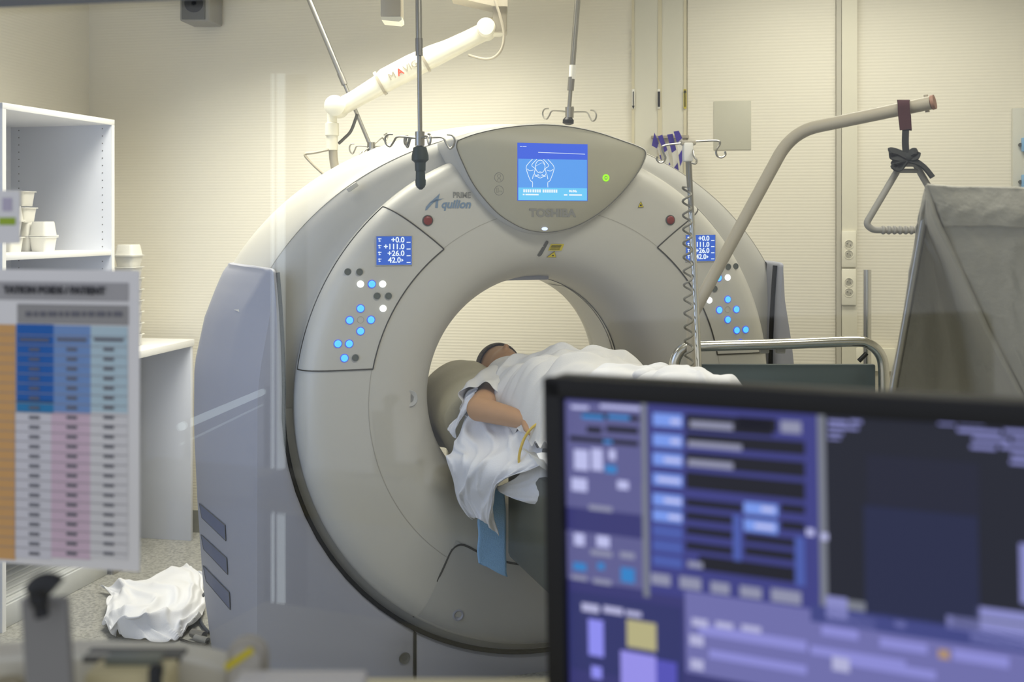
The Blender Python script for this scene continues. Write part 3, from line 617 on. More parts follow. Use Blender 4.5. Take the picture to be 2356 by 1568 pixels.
rows = [[D(1245, 1040, -.42), D(1300, 1030, -.52), D(1400, 1015, -.7)], [D(1190, 1100, -.39), D(1270, 1090, -.48), D(1400, 1060, -.7)], [D(1146, 1118, -.30), D(1240, 1135, -.45), D(1400, 1130, -.7)], [D(1155, 1132, -.31), D(1228, 1160, -.42), D(1400, 1165, -.7)]]
obj('front_fall', MB().grid(patch(rows, 8, 10, .006, 7, 8, rid=.02, rf=2, slant=.6, rdir=(-.4, -.8, .4))), M['sheet'], us, sharp=180, solid=.003, subd=1)
# pillow in the bore
rows = []
pc = [((1030, 1040), (1010, 1000), (995, 950), (992, 930)), ]
P3 = [D(1060, 1030, .05), D(1120, 850, .2)]
mb = MB(); rows = []
cpts = [(-.29, .72, 0), (-.335, .78, 0), (-.362, .86, 0), (-.358, .93, .05), (-.32, .985, .07), (-.25, 1.022, .085), (-.18, 1.03, .07), (-.11, .985, .07), (0, .93, .06), (.12, .945, .07), (.20, .93, .045), (.23, .90, .01)]
top = []; 
def prow(s, k, dz):
    up_ = [g(-.29+(x+.29)*k, s, z*1+ (zz*.0)+dz+0*zz) for x, z, zz in cpts]; return up_
rows = [[g(-.1+(x+.1)*.93, .13, .87+(z-.87)*.6) for x, z, q in cpts], [g(x, .17, z-.008) for x, z, q in cpts], [g(x, .25, z+.005) for x, z, q in cpts], [g(x, .36, z+.01) for x, z, q in cpts], [g(x, .46, z) for x, z, q in cpts], [g(-.1+(x+.1)*.93, .53, .87+(z-.87)*.6) for x, z, q in cpts]]
grd = patch(rows, 6, 6, .008, 9, 2)
cen_ = lambda p: (p-G0).dot(gu)
bot = [[(Vector((p.x, p.y, .875+.0*p.z)) if cen_(p) > -.235 else p+gu*max(0, min(.12, (-.235-cen_(p))*1.2))-Z*max(0, min(.04, (p.z-.8)*.3))) for p in row] for row in grd]
mb.grid(grd); mb.grid(bot)
n1 = len(grd[0]); m1 = len(grd); o1 = m1*n1
per = [(0, j) for j in range(n1)]+[(i, n1-1) for i in range(1, m1)]+[(m1-1, j) for j in range(n1-2, -1, -1)]+[(i, 0) for i in range(m1-2, 0, -1)]
for a, b in zip(per, per[1:]+per[:1]): i0 = a[0]*n1+a[1]; i1 = b[0]*n1+b[1]; mb.f.append((i0, i1, o1+i1, o1+i0))
tag(obj('pillow', mb, M['pillow'], sharp=180, subd=1), 'bulging olive-grey pillow under the head inside the bore', 'pillow')
# blue towel, yellow tube, head holder
rows = [[D(1135, 1118, -.10), D(1162, 1122, -.10)], [D(1105, 1165, -.09), D(1162, 1170, -.09)], [D(1100, 1230, -.085), D(1163, 1235, -.09)], [D(1099, 1290, -.085), D(1165, 1302, -.10)], [D(1101, 1297, -.086), D(1168, 1322, -.09)]]
tag(obj('towel', MB().grid(patch(rows, 6, 8, .006, 14, 4)), M['tow'], sharp=180, solid=.006), 'narrow light blue towel hanging below the couch', 'towel')
tag(obj('drip_tube', MB().tube(cr([D(1252, 965, -.45), D(1226, 982, -.44), D(1208, 1005, -.42), D(1197, 1035, -.41), D(1194, 1060, -.40), D(1200, 1074, -.395), D(1215, 1078, -.40), D(1250, 1085, -.45)], 6), .0042, 8), M['ylw2']), 'thin yellow tube looped over the sheet below the wrist', 'tube')
hh = thing('head_holder', D(1035, 870, .62), 0, 'small cream and black bracket beside the head at the far side of the bore', 'bracket')
obj('arm', MB().box(D(1028, 905, .62), gu*.012, gv*.01, Z*.09, .002), M['cream'], hh); obj('pad', MB().box(D(1035, 880, .62), gu*.032, gv*.02, Z*.062, .006), M['black'], hh)
obj('post', MB().box(D(1030, 905, .62)-Z*.0-Z*.9*0, gu*.02, gv*.02, -Z*(D(1030, 905, .62).z-0)), M['cream'], hh)

# ================================================================== CEILING HUNG THINGS
def loop_hook(c, d, ln, lz, rad=.0035, curl=1):     # rod ending in an open drop loop
    c = Vector(c); d = Vector(d).normalized()
    pts = [c, c+d*ln*.5+Z*.004, c+d*ln*.72+Z*.002, c+d*(ln*.82)-Z*lz*.5, c+d*(ln*.93)-Z*lz, c+d*(ln*1.05)-Z*lz*.7, c+d*(ln*1.08)-Z*lz*.1, c+d*ln*1.0+Z*lz*.35, c+d*(ln*.84)+Z*lz*.42*curl]
    return cr(pts, 5)
def drop_pole(name_label, top, bot, Y, r1, collar_px, hooks, hook_c, tail, label):
    t = thing('drip_pole', hook_c, 0, label, 'drip pole')
    a = Vector(top); b = Vector(bot); c = a.lerp(b, collar_px)
    ext = a+(a-b).normalized()*((2.9-a.z)/max(.2, (a-b).normalized().z))
    obj('upper_tube', MB().tube([ext, c], r1, 14), M['steel'], t); obj('collar', MB().tube([c-(b-a).normalized()*.05, c+(b-a).normalized()*.003], r1*1.16, 14), M['dsteel'], t)
    obj('lower_tube', MB().tube([c, b], r1*.72, 14), M['steel'], t)
    obj('ceiling_mount', MB().lathe([(.04, 0), (.04, .02), (r1*1.5, .04)], Vector((ext.x, ext.y, 2.9)), -Z, 20), M['white'], t)
    obj('hook_hub', MB().tube([Vector(hook_c)+Z*.02, Vector(hook_c)-Z*.022], r1*1.5, 14), M['steel'], t)
    for d, ln, lz in hooks: obj('hook', MB().tube(loop_hook(hook_c, d, ln, lz), .0032, 8), M['steel'], t)
    if tail:
        tp = Vector(tail[0]); te = Vector(tail[1]); u = (te-tp).normalized(); n = (te-tp).length
        if n > .1:
            obj('grip_collar', MB().lathe([(.012, 0), (.02, .004), (.026, .03), (.026, .042), (.017, .05), (.016, .075)], tp, u, 20), M['rubber'], t)
            obj('grip', MB().lathe([(.014, .075), (.0155, .12), (.0165, n-.03), (.013, n-.008), (.004, n)], tp, u, 16), M['rubber'], t)
        else: obj('grip_collar', MB().lathe([(.014, 0), (.022, .01), (.022, n), (.01, n+.005)], tp, u, 16), M['black'], t)
    return t
Yp = 3.3
drop_pole('', W(963, 0, Yp), W(967, 345, Yp), Yp, .0098, .365, [((-1, -.25, 0), .098, .026), ((1, .15, 0), .098, .03), ((-.55, .9, 0), .09, .022), ((.55, -.8, 0), .06, .022), ((-1, .45, 0), .05, .02)], W(966, 318, Yp), (W(966, 336, Yp), W(968, 436, Yp)), 'upright steel drip pole with black grip hanging in front of the scanner')
Yp = 4.62
drop_pole('', W(712, 0, Yp), W(856, 345, Yp), Yp, .0115, .56, [((-1, 0, .02), .085, .03), ((1, .2, .05), .085, .025), ((.6, .8, .6), .11, .02), ((-.5, -.8, -.5), .08, .02)], W(854, 338, Yp), (W(855, 340, Yp), W(857, 350, Yp)), 'slanting steel drip pole passing behind the ceiling arm')
Yp = 4.3
t3 = drop_pole('', W(1329, 0, Yp), W(1308, 268, Yp), Yp, .0115, .77, [((-1, -.2, 0), .1, .03), ((1, .1, -.05), .1, .03), ((.7, .9, .7), .03, .02)], W(1310, 258, Yp), (W(1308, 270, Yp), W(1307, 284, Yp)), 'steel drip pole hanging behind the top of the scanner')
obj('paper_label', MB().tube([W(1318, 150, Yp), W(1316, 182, Yp)], .0135, 14), M['white'], t3)

YA = 4.45
arm = thing('ceiling_boom', W(1140, 0, YA), 0, 'cream articulated ceiling arm reaching down behind the scanner', 'support arm')
hz_ = YA
cpl = MB(); cpl.box(W(1066, -4, YA)-Vector((0, .07, 0)), Vector((.18, 0, 0)), Vector((0, .14, 0)), Z*.2)
obj('ceiling_plate', MB().prism([W(1040, 0, YA)+Vector((0, -.07, 0)), W(1138, 22, YA)+Vector((0, -.07, 0)), W(1168, 22, YA)+Vector((0, -.07, 0)), W(1168, -60, YA)+Vector((0, -.07, 0)), W(1040, -60, YA)+Vector((0, -.07, 0))], Vector((0, .14, 0))), M['taupe'], arm)
obj('column', MB().box(W(1134, 78, YA)-Vector((0, .055, 0)), Vector((.058, 0, 0)), Vector((0, .11, 0)), Z*(2.9-W(0, 78, YA).z), .008), M['taupe'], arm)
j1 = W(1119, 68, YA); j2 = W(783, 245, YA)
obj('upper_joint', MB().lathe([(.032, -.065), (.038, -.06), (.038, .06), (.032, .065)], j1, (0, 1, 0), 32), M['cream'], arm)
obj('joint_bracket', MB().box(W(1119, 82, YA)-Vector((0, .04, 0)), Vector((.07, 0, 0)), Vector((0, .08, 0)), Z*.07, .012), M['cream'], arm)
d = (j2-j1).normalized(); ln = (j2-j1).length; nn = d.cross(Vector((0, 1, 0))).normalized(); nn = nn if nn.z > 0 else -nn
rows = []
for t, hu, hd, wy in [(a_, b_*1.12, c_*1.12, d_) for a_, b_, c_, d_ in ((.02, .030, .036, .03), (.12, .030, .034, .036), (.25, .034, .034, .042), (.36, .044, .034, .044), (.5, .050, .034, .045), (.68, .050, .034, .045), (.74, .038, .032, .042), (.88, .030, .032, .038), (1.0, .028, .034, .034))]:
    c = j1+d*ln*t; row = []
    for k in range(20):
        a = 2*PI*k/20; ca, sa = math.cos(a), math.sin(a); e = .55
        row.append(c+Vector((0, 1, 0))*wy*math.copysign(abs(ca)**e, ca)+nn*(hu if sa > 0 else hd)*math.copysign(abs(sa)**e, sa))
    rows.append(row)
am = MB().grid(rows, cv=True); am.f += [tuple(range(20)), tuple(range(len(am.v)-20, len(am.v)))]
af = obj('arm_cover', am, M['cream'], arm, sharp=50)
for t in (.42, .72): c = j1+d*ln*t; obj('cable_strap', MB().grid([[c+d*q+Vector((0, 1, 0))*.047*math.copysign(abs(math.cos(a))**.55, math.cos(a))+nn*.058*math.copysign(abs(math.sin(a))**.55, math.sin(a))*(1 if math.sin(a) > 0 else .74) for a in [2*PI*k/20 for k in range(20)]] for q in (-.006, .006)], cv=True), M['taupe'], af)
ml = j1+d*ln*.56-Vector((0, .0465, 0)); lp_ = mat('pale_print', sr(168, 160, 142), .6); text('M', .04, ml+d*.05+nn*.003, -d, nn, lp_, af); text('A', .04, ml+d*.014+nn*.003, -d, nn, M['redprint'], af, bold=.0006); text('VIG', .04, ml-d*.035+nn*.003, -d, nn, lp_, af)
obj('lower_joint', MB().lathe([(.03, -.065), (.042, -.058), (.042, .058), (.03, .065)], W(775, 246, YA), (0, 1, 0), 32), M['cream'], arm)
obj('elbow', MB().tube(bend([W(775, 240, YA), W(764, 246, YA), W(764, 285, YA)], .02), .020, 18), M['cream'], arm)
ax0 = W(764, 282, YA)
obj('swivel_sleeve', MB().lathe([(.02, 0), (.028, .003), (.0285, .052), (.023, .056), (.0235, .112), (.0215, .114)], ax0, -Z, 24), M['cream'], arm, sharp=30)
obj('down_tube', MB().tube(cr([W(766, 342, YA), W(768, 370, YA), W(775, 400, YA), W(790, 440, YA)], 5), .018, 16), M['taupe'], arm)
obj('cable', MB().tube(cr([W(1138, 0, YA-.08), W(1150, 35, YA-.08), W(1159, 75, YA-.08), W(1156, 108, YA-.08), W(1140, 130, YA-.07), W(1115, 136, YA-.05), W(1078, 127, YA-.02)], 6), .0055, 8), M['taupe'], arm)
obj('cable', MB().tube(cr([W(822, 262, YA+.03), W(808, 300, YA+.03), W(792, 318, YA+.03), W(779, 330, YA+.02)], 6), .0065, 8), M['dgrey'], arm)
obj('cable', MB().tube(bend([W(756, 344, YA-.02), W(720, 352, YA-.02), W(697, 353, YA-.02), W(716, 375, YA-.02), W(748, 404, YA-.02)], .03), .0055, 8), M['taupe'], arm)

# wall speaker and ceiling box
Ys = 5.25
spk = thing('wall_speaker', W(450, 20, Ys), 0, 'grey loudspeaker high on the rear wall near the left corner', 'speaker')
obj('cabinet', MB().box(W(412, 49, Ys), Vector((.15, -.0, 0)), Vector((.02, .16, 0)), Z*.24, .012), M['grey'], spk)
gri = MB().box(W(418, 45, Ys)-Vector((0, .008, 0)), Vector((.115, 0, 0)), Vector((0, .012, 0)), Z*.21, .005); obj('grille', gri, M['dgrey'], spk)
obj('woofer', MB().lathe([(.045, 0), (.045, .004), (.03, .004), (.012, 0)], W(447, 8, Ys)-Vector((0, .008, 0)), (0, -1, 0), 24), M['black'], spk)
obj('bracket', MB().box(W(450, 20, Ys)+Vector((-.02, .14, 0)), Vector((.04, 0, 0)), Vector((.0, .32, 0)), Z*.04), M['dgrey'], spk)
Yc = 4.1
cb = thing('ceiling_box', W(900, 0, Yc), 0, 'small cream box hanging down at the top edge left of the ceiling arm', 'box')
obj('housing', MB().box(W(875, 38, Yc), Vector((.078, 0, 0)), Vector((0, .1, 0)), Z*(2.9-W(0, 38, Yc).z), .004), M['taupe'], cb)
obj('end_cap', MB().prism([W(875, 38, Yc), W(878, 46, Yc), W(918, 50, Yc), W(924, 46, Yc), W(924, 38, Yc)], Vector((0, .1, 0))), M['cream'], cb)

# ================================================================== RIGHT SIDE
# IV stand with coiled cord
YI = 3.27
ivs = thing('iv_stand', W(1608, 1400, YI), 0, 'leaning steel drip stand with hooks and a coiled grey cord before the right display', 'drip stand')
p0 = W(1584, 352, YI); p1 = W(1610, 900, YI); pf = p0+(p1-p0)*((p0.z-.0)/(p0.z-p1.z))
pm = p0.lerp(p1, .25)
obj('upper_tube', MB().tube([p0, pm], .0085, 14), M['steel'], ivs); obj('lower_tube', MB().tube([pm, pf+Z*.04], .0095, 14), M['chrome'], ivs)
obj('hook_head', MB().box(W(1571, 372, YI)-Vector((0, .018, 0)), Vector((.03, 0, 0)), Vector((0, .036, 0)), Z*.058, .006), M['white'], ivs)
obj('hook_cross', MB().box(W(1566, 334, YI)-Vector((0, .015, 0)), Vector((.045, 0, 0)), Vector((0, .03, 0)), Z*.014, .004), M['taupe'], ivs)
obj('hook', MB().tube(cr([W(1600, 325, YI), W(1640, 323, YI), W(1655, 325, YI), W(1656, 332, YI), W(1648, 346, YI), W(1650, 358, YI), W(1660, 362, YI), W(1669, 356, YI), W(1668, 348, YI)], 5), .0032, 8), M['steel'], ivs)
obj('hook', MB().tube(cr([W(1570, 329, YI), W(1535, 333, YI), W(1524, 338, YI), W(1526, 350, YI), W(1531, 362, YI), W(1526, 372, YI), W(1517, 373, YI), W(1511, 366, YI), W(1513, 360, YI)], 5), .0032, 8), M['steel'], ivs)
obj('hook', MB().tube(cr([W(1595, 345, YI-.02), W(1596, 358, YI-.05), W(1603, 368, YI-.06), W(1600, 376, YI-.07), W(1590, 374, YI-.07)], 5), .0032, 8), M['steel'], ivs)
b5 = MB()
for k in range(5): a = 2*PI*k/5; b5.tube([pf+Z*.05, pf+Vector((math.cos(a)*.2, math.sin(a)*.2, .03))], .011, 10)
obj('foot_star', b5, M['steel'], ivs)
for k in range(5):
    a = 2*PI*k/5; obj('castor', MB().lathe([(.02, -.01), (.025, -.006), (.025, .006), (.02, .01)], pf+Vector((math.cos(a)*.2, math.sin(a)*.2, .025)), (math.sin(a), -math.cos(a), 0), 16), M['black'], ivs)
hel = [W(1580, 372, YI-.02), W(1581, 400, YI-.02), W(1583, 430, YI-.02)]
a_, b_ = W(1580, 430, YI-.02), W(1586, 880, YI-.02)
turns = 14; pitch = []
for k in range(turns*16+1):
    t = k/(turns*16); tt = t**.86; c = a_.lerp(b_, tt) if False else a_.lerp(b_, 1-(1-t)**1.25 if False else t); an = 2*PI*k/16; hel.append(c+Vector((math.cos(an)*.0125*-1, math.sin(an)*.0125, 0)))
tag(obj('coiled_cord', MB().tube(hel, .0034, 7), mat('cord_grey', sr(120, 118, 108), .45)), 'coiled grey cord winding down the leaning drip stand', 'cord')
# stretcher with chrome end rail, slate end panel and lifting pole
YB = 3.40
bed = thing('hospital_bed', W(1800, 1350, YB)*1, 0, 'hospital bed with chrome end rail, slate panel and lifting pole', 'bed'); 
Wb = lambda px, py, dy=0: W(px, py, YB+dy)
rail = bend([Wb(1549, 1080), Wb(1549, 840), Wb(1572, 797), Wb(1630, 795), Wb(1960, 785, .0), Wb(2010, 790), Wb(2033, 835), Wb(2033, 1080)], .10, 10)
rail = [Wb(1549, 1080)]+cr([Wb(1549, 900), Wb(1550, 850), Wb(1558, 818), Wb(1576, 800), Wb(1608, 796), Wb(1800, 791), Wb(1960, 785), Wb(1996, 790), Wb(2020, 808), Wb(2032, 838), Wb(2034, 900)], 5)+[Wb(2034, 1080)]
obj('end_rail', MB().tube(rail, .0168, 18), M['chrome'], bed)
obj('end_panel', MB().box(Wb(1600, 1060, .03), Wb(2015, 1060, .03)-Wb(1600, 1060, .03), Vector((0, .02, 0)), Z*(Wb(0, 836).z-Wb(0, 1060).z), .005), M['slate'], bed)
bdv = Vector((.2, -.62, 0))
obj('bed_frame', MB().box(Wb(1640, 1130, -.03), Wb(2030, 1130)-Wb(1640, 1130), bdv*1.05, Z*.09, .01), M['grey'], bed)
obj('mattress', MB().box(Wb(1645, 1045, -.03), Wb(2010, 1045)-Wb(1645, 1045), bdv, Z*.10, .03), M['slate'], bed)
for px_, k_ in ((1650, .03), (2010, .03), (1650, .95), (2010, .95)):
    lp = Wb(px_, 1120, 0)+bdv*k_; obj('leg', MB().tube([lp, Vector((lp.x, lp.y, .05))], .02, 12), M['steel'], bed); obj('castor', MB().lathe([(.035, -.014), (.05, -.01), (.05, .01), (.035, .014)], Vector((lp.x, lp.y, .05)), (1, 0, 0), 20), M['black'], bed)
for px in (1758, 1795): obj('rail_clip', MB().cbox(Wb(px, 800, .012), .014, .014, .016, .004), M['grey'], bed)
lvr = MB().tube([Wb(1976, 830, -.02), Wb(1994, 812, -.02)], .007, 10); obj('lever', lvr, M['black'], bed)
Yl = 3.36
lp = [W(1585, 760, Yl+.1), W(1614, 690, Yl+.06), W(1700, 541, Yl), W(1800, 355, Yl-.05), W(1838, 303, Yl-.06), W(1900, 288, Yl-.08), W(2140, 236, Yl-.18)]
lp = [W(1594, 900, Yl+.0), W(1594, 760, Yl)]+bend([W(1594, 750, Yl), W(1594, 722, Yl), W(1822, 303, Yl-.12), W(2143, 236, Yl-.38)], .085, 12)
lo = obj('lifting_pole', MB().tube([Vector((lp[0].x, lp[0].y, .8))]+lp, .0188, 20), M['taupe'], bed)
pe = W(2143, 236, Yl-.38); obj('pole_end', MB().tube([pe, W(2151, 234, Yl-.385)], .0205, 20), mat('worn_end_cap', sr(160, 120, 100), .5), lo)
for px, y0, y1 in ((2132, 218, 258), (2071, 230, 262)): obj('stop_pin', MB().tube([W(px-2, y0, Yl-.36), W(px+2, y1, Yl-.36)], .006, 10), M['taupe'], lo)
# strap with triangular handle
Yt = Yl-.35
th = thing('grab_handle', W(2085, 400, Yt), 0, 'grey triangular grab handle hanging on a dark knotted strap', 'grab handle')
def strap(pts, wd, th_=.003, n=4, ax=Vector((1, 0, 0))):
    c = cr(pts, n); rows = []
    for i, p in enumerate(c):
        t = (c[min(i+1, len(c)-1)]-c[max(i-1, 0)]).normalized(); a = (ax-t*ax.dot(t)).normalized(); nrm = t.cross(a)
        rows.append([p-a*wd/2-nrm*th_/2, p+a*wd/2-nrm*th_/2, p+a*wd/2+nrm*th_/2, p-a*wd/2+nrm*th_/2])
    mb = MB().grid(rows, cv=True); mb.f += [(0, 1, 2, 3), tuple(len(mb.v)-4+k for k in range(4))]; return mb
obj('upper_strap', strap([W(2079, 236, Yt+.02), W(2078, 231, Yt-.015), W(2079, 240, Yt-.024), W(2080, 262, Yt-.022), W(2084, 298, Yt-.02)], .032, .004), M['maroon'], th)
obj('upper_strap', strap([W(2079, 232, Yt+.0), W(2080, 240, Yt+.024), W(2082, 262, Yt+.02), W(2084, 298, Yt-.014)], .032, .003), M['maroon'], th)
obj('lower_strap', strap([W(2084, 292, Yt-.018), W(2083, 330, Yt-.018), W(2086, 365, Yt-.018)], .018, .004), M['web'], th)
obj('knot', MB().ell(W(2088, 363, Yt-.02), .015, .014, .014), M['web'], th)
for p in ([(2086, 362), (2068, 364), (2050, 358), (2048, 347), (2066, 350), (2086, 360)], [(2086, 362), (2104, 362), (2110, 350), (2100, 349), (2086, 360)], [(2086, 364), (2068, 368), (2056, 376), (2060, 386), (2072, 384), (2086, 368)], [(2088, 366), (2108, 372), (2128, 386), (2146, 408)]):
    obj('bow_strap', strap([W(a, b, Yt-.02-.006*(i % 2)) for i, (a, b) in enumerate(p)], .021, .005, ax=Vector((.1, .6, .8))), M['web'], th)
tri = [W(2068, 384, Yt), W(2000, 497, Yt), W(2004, 527, Yt), W(2030, 531, Yt), W(2170, 531, Yt+.0), W(2180, 510, Yt), W(2112, 384, Yt)]
obj('handle_frame', MB().tube(bend([W(2072, 380, Yt), W(1992, 515, Yt), W(2008, 529, Yt), W(2170, 529, Yt), W(2185, 515, Yt), W(2108, 380, Yt)], .03, 8)+[W(2100, 376, Yt), W(2080, 376, Yt), W(2072, 380, Yt)], .0092, 14), M['grey'], th)
obj('cross_piece', MB().box(W(2064, 398, Yt)-Vector((0, .008, 0)), Vector((.061, 0, 0)), Vector((0, .016, 0)), Z*.012, .004), M['grey'], th)
gg = MB()
for k in range(9): gg.ell(W(2032+k*13, 529, Yt), .0075, .0125, .0125)
obj('hand_grip', gg, M['grey'], th)
# grey canvas hood on the right
YC = 2.35
cvt = thing('canvas_hood', W(2250, 1300, YC), 0, 'grey canvas cover with a stiff folded hem standing at the right edge', 'canvas cover')
Wc = lambda px, py, dy=0: W(px, py, YC+dy)
rows = [[Wc(2136, 424, 0), Wc(2240, 430, -.05), Wc(2360, 432, -.12), Wc(2560, 440, -.2)], [Wc(2150, 500, 0), Wc(2250, 520, -.05), Wc(2360, 525, -.12), Wc(2560, 540, -.2)],
        [Wc(2190, 580, .0), Wc(2280, 600, -.06), Wc(2380, 610, -.12), Wc(2560, 640, -.2)], [Wc(2265, 745, .0), Wc(2330, 750, -.05), Wc(2420, 760, -.12), Wc(2560, 770, -.2)], [Wc(2350, 912, .0), Wc(2400, 930, -.04), Wc(2460, 950, -.1), Wc(2600, 960, -.2)], [Wc(2460, 1140, 0), Wc(2500, 1150, -.03), Wc(2550, 1160, -.08), Wc(2650, 1170, -.2)]]
obj('front_panel', MB().grid(patch(rows, 7, 10, .004, 8, 1, rid=.012, rf=2, slant=1.2, rdir=(0, -1, 0))), M['canvas'], cvt, sharp=180, solid=.003)
rows = [[Wc(2136, 424, 0), Wc(2132, 428, .06), Wc(2128, 432, .12)], [Wc(2152, 500, 0), Wc(2132, 500, .12), Wc(2112, 500, .16)], [Wc(2190, 580, .0), Wc(2150, 580, .18), Wc(2098, 580, .18)], [Wc(2265, 745, .0), Wc(2180, 745, .26), Wc(2072, 745, .2)], [Wc(2350, 912, .0), Wc(2200, 900, .3), Wc(2046, 900, .22)], [Wc(2460, 1140, 0), Wc(2220, 1140, .34), Wc(2000, 1140, .24)]]
obj('side_panel', MB().grid(patch(rows, 7, 10, .006, 7, 6, rid=.02, rf=2, slant=1.0, rdir=(-.5, -.8, 0))), M['canvas'], cvt, sharp=180, solid=.003)
rows = [[Wc(2130, 422, -.012), Wc(2240, 429, -.062), Wc(2360, 431, -.132), Wc(2560, 439, -.21)], [Wc(2150, 470, -.014), Wc(2245, 478, -.066), Wc(2360, 480, -.134), Wc(2560, 490, -.21)], [Wc(2172, 522, -.010), Wc(2250, 520, -.062), Wc(2360, 524, -.13), Wc(2560, 538, -.21)]]
obj('hem', MB().grid(patch(rows, 7, 12, .004, 14, 9, rid=.006, rf=6, slant=.3, rdir=(0, -1, 0))), M['canvas'], cvt, sharp=180, solid=.003)
obj('ridge_seam', MB().tube(cr([Wc(2134, 426, -.006), Wc(2152, 500, -.008), Wc(2190, 580, -.008), Wc(2265, 745, -.008), Wc(2350, 912, -.008), Wc(2460, 1140, -.008)], 6), .0065, 10), M['canvas'], cvt)
obj('frame_tube', MB().tube([Wc(2138, 436, .13), Wc(2012, 1140, .26), Vector((W(2000, 1140, YC).x-.02, YC+.28, 0))], .009, 12), M['steel'], cvt)
obj('frame_tube', MB().tube([Wc(2138, 430, .05), Wc(2470, 1140, .03), Vector((W(2470, 1140, YC).x+.1, YC+.03, 0))], .012, 12), M['steel'], cvt)

# sockets, plates, labels on the rear wall
def socket(y0, y1, label):
    t = thing('wall_socket', BW(1952, y1, .04), -PH, label, 'socket')
    a = BW(1936, y1, .036); b = BW(1969, y1, .036); z1 = BW(1936, y0, .036).z; wv = (b-a)
    wv = Vector((wv.x, wv.y, 0)); obj('plate', MB().box(a, wv, -rv*.012, Z*(z1-a.z), .003), M['cream'], t)
    for k in (.42, .70):
        c = a+wv*.5-rv*.014+Z*(z1-a.z)*(1-k+.05)
        s_ = obj('outlet', MB().lathe([(.0205, 0), (.0205, .002), (.018, .002), (.0165, -.006), (.003, -.006)], c+rv*.002, -rv, 28), M['cream'], t, sharp=25)
        h = MB()
        for q in (-.0065, .0065): h.lathe([(.003, 0), (.003, .002)], c+ru*q+rv*.004-Z*q*.5, -rv, 10)
        obj('contact_hole', h, M['black'], s_)
socket(531, 614, 'upper cream double wall socket on the vertical cable duct'); socket(618, 701, 'lower cream double wall socket on the vertical cable duct')
a = W(1995, 620, 4.45); b = W(1995, 900, 4.45)
stp = thing('steel_post', Vector((a.x, a.y, 0)), 0, 'short polished steel post behind the bed, right of the sockets', 'post')
obj('tube', MB().tube([Vector((a.x, a.y, .02)), a], .0165, 20), M['chrome'], stp); obj('foot', MB().lathe([(.09, 0), (.09, .015), (.02, .025)], Vector((a.x, a.y, 0)), Z, 24), M['steel'], stp)
def wallbox(name, x0, y0, x1, y1, d, m, label, cat, off_=.008, **k):
    a = BW(x0, y1, off_); b = BW(x1, y1, off_); wv = Vector((b.x-a.x, b.y-a.y, 0)); z1 = BW(x0, y0, off_).z
    return tag(obj(name, MB().box(a, wv, -rv*d, Z*(z1-a.z), .001), m), label, cat, **k)
for (x, m, lb_, up_) in ((1457, M['white'], 'narrow arrow sticker pointing down on the left door slit', -1), (1516, M['white'], 'dark upright sticker on the middle door slit', 0), (1576, M['yellow'], 'yellow sticker with a black arrow on the right door slit', 1)):
    o = wallbox('arrow_sticker', x-3.2, 205, x+3.2, 250, .002, m, lb_, 'sticker', .021)
    c = BW(x, 228, .0245); ar = MB(); hw_ = .0022 if up_ else .0055
    ar.box(c-ru*hw_-Z*.035, ru*2*hw_, -rv*.0004, Z*.07)
    if up_: ar.prism([c+Z*up_*.046, c+Z*up_*.03-ru*.0065, c+Z*up_*.03+ru*.0065], -rv*.0004)
    obj('arrow', ar, M['ink'], o)
wallbox('wall_plate', 1642, 233, 1728, 345, .004, mat('grey_rect', sr(200, 198, 182), .5), 'plain grey rectangular plate on the wall right of the purple bags', 'wall plate')  # thin grey rectangle laid over the wall
bd = wallbox('wall_board', 2327, 250, 2400, 560, .03, mat('board_grey', sr(206, 206, 196), .5), 'pale board on the wall at the right edge with blue clips', 'board')
for y in (333, 418): 
    c = BW(2349, y, .045); obj('clip', MB().box(c-Z*.03, ru*.05, -rv*.02, Z*.06, .004), mat('clip_blue', sr(130, 175, 215), .4), bd); obj('clip_screw', MB().lathe([(.008, 0), (.008, .01)], c-ru*.004, -rv, 10), M['dgrey'], bd)
wallbox('wall_plate', 1968, 798, 2058, 850, .03, M['cream'], 'cream junction box low on the wall behind the bed rail', 'junction box')
# purple bags on the wall above the scanner's right shoulder
hk = MB()
for i, (pts, lab) in enumerate(((((1506, 305), (1500, 335), (1512, 342), (1516, 330)), 'leftmost purple packet, pointed, behind the scanner top'), (((1514, 314), (1524, 310), (1536, 345), (1528, 352)), 'second purple packet from the left, leaning right'), (((1535, 310), (1548, 308), (1556, 345), (1546, 352)), 'third purple packet, next to the one behind the drip stand'), (((1550, 303), (1562, 301), (1570, 318), (1558, 330)), 'topmost purple packet beside the drip stand head'))):
    t = thing('film_packet', BW(pts[2][0], 370, .06), 0, lab, 'packet', 'purple packets on the rear wall')
    o_ = .04+.018*i
    P = [BW(x, y, o_) for x, y in pts]; obj('header', MB().prism(P, -rv*.012), M['purple'], t)
    bt = [P[3], P[2], P[2]+(P[2]-P[1])*.9-Z*.05, P[3]+(P[3]-P[0])*.9-Z*.06]
    obj('clear_bag', MB().prism([q+rv*.0 for q in bt], -rv*.016), M['clear'], t)
    obj('purple_strip', MB().prism([P[3].lerp(bt[3], .5), P[2].lerp(bt[2], .5), P[2].lerp(bt[2], .95), P[3].lerp(bt[3], .95)], -rv*.018), M['purple'], t)
tag(obj('hook_rail', MB().box(BW(1498, 318, .03), Vector((BW(1584, 318).x-BW(1498, 318).x, BW(1584, 318).y-BW(1498, 318).y, 0)), rv*.03, Z*.012), M['taupe']), 'slim beige rail on the wall carrying the purple packets', 'rail')

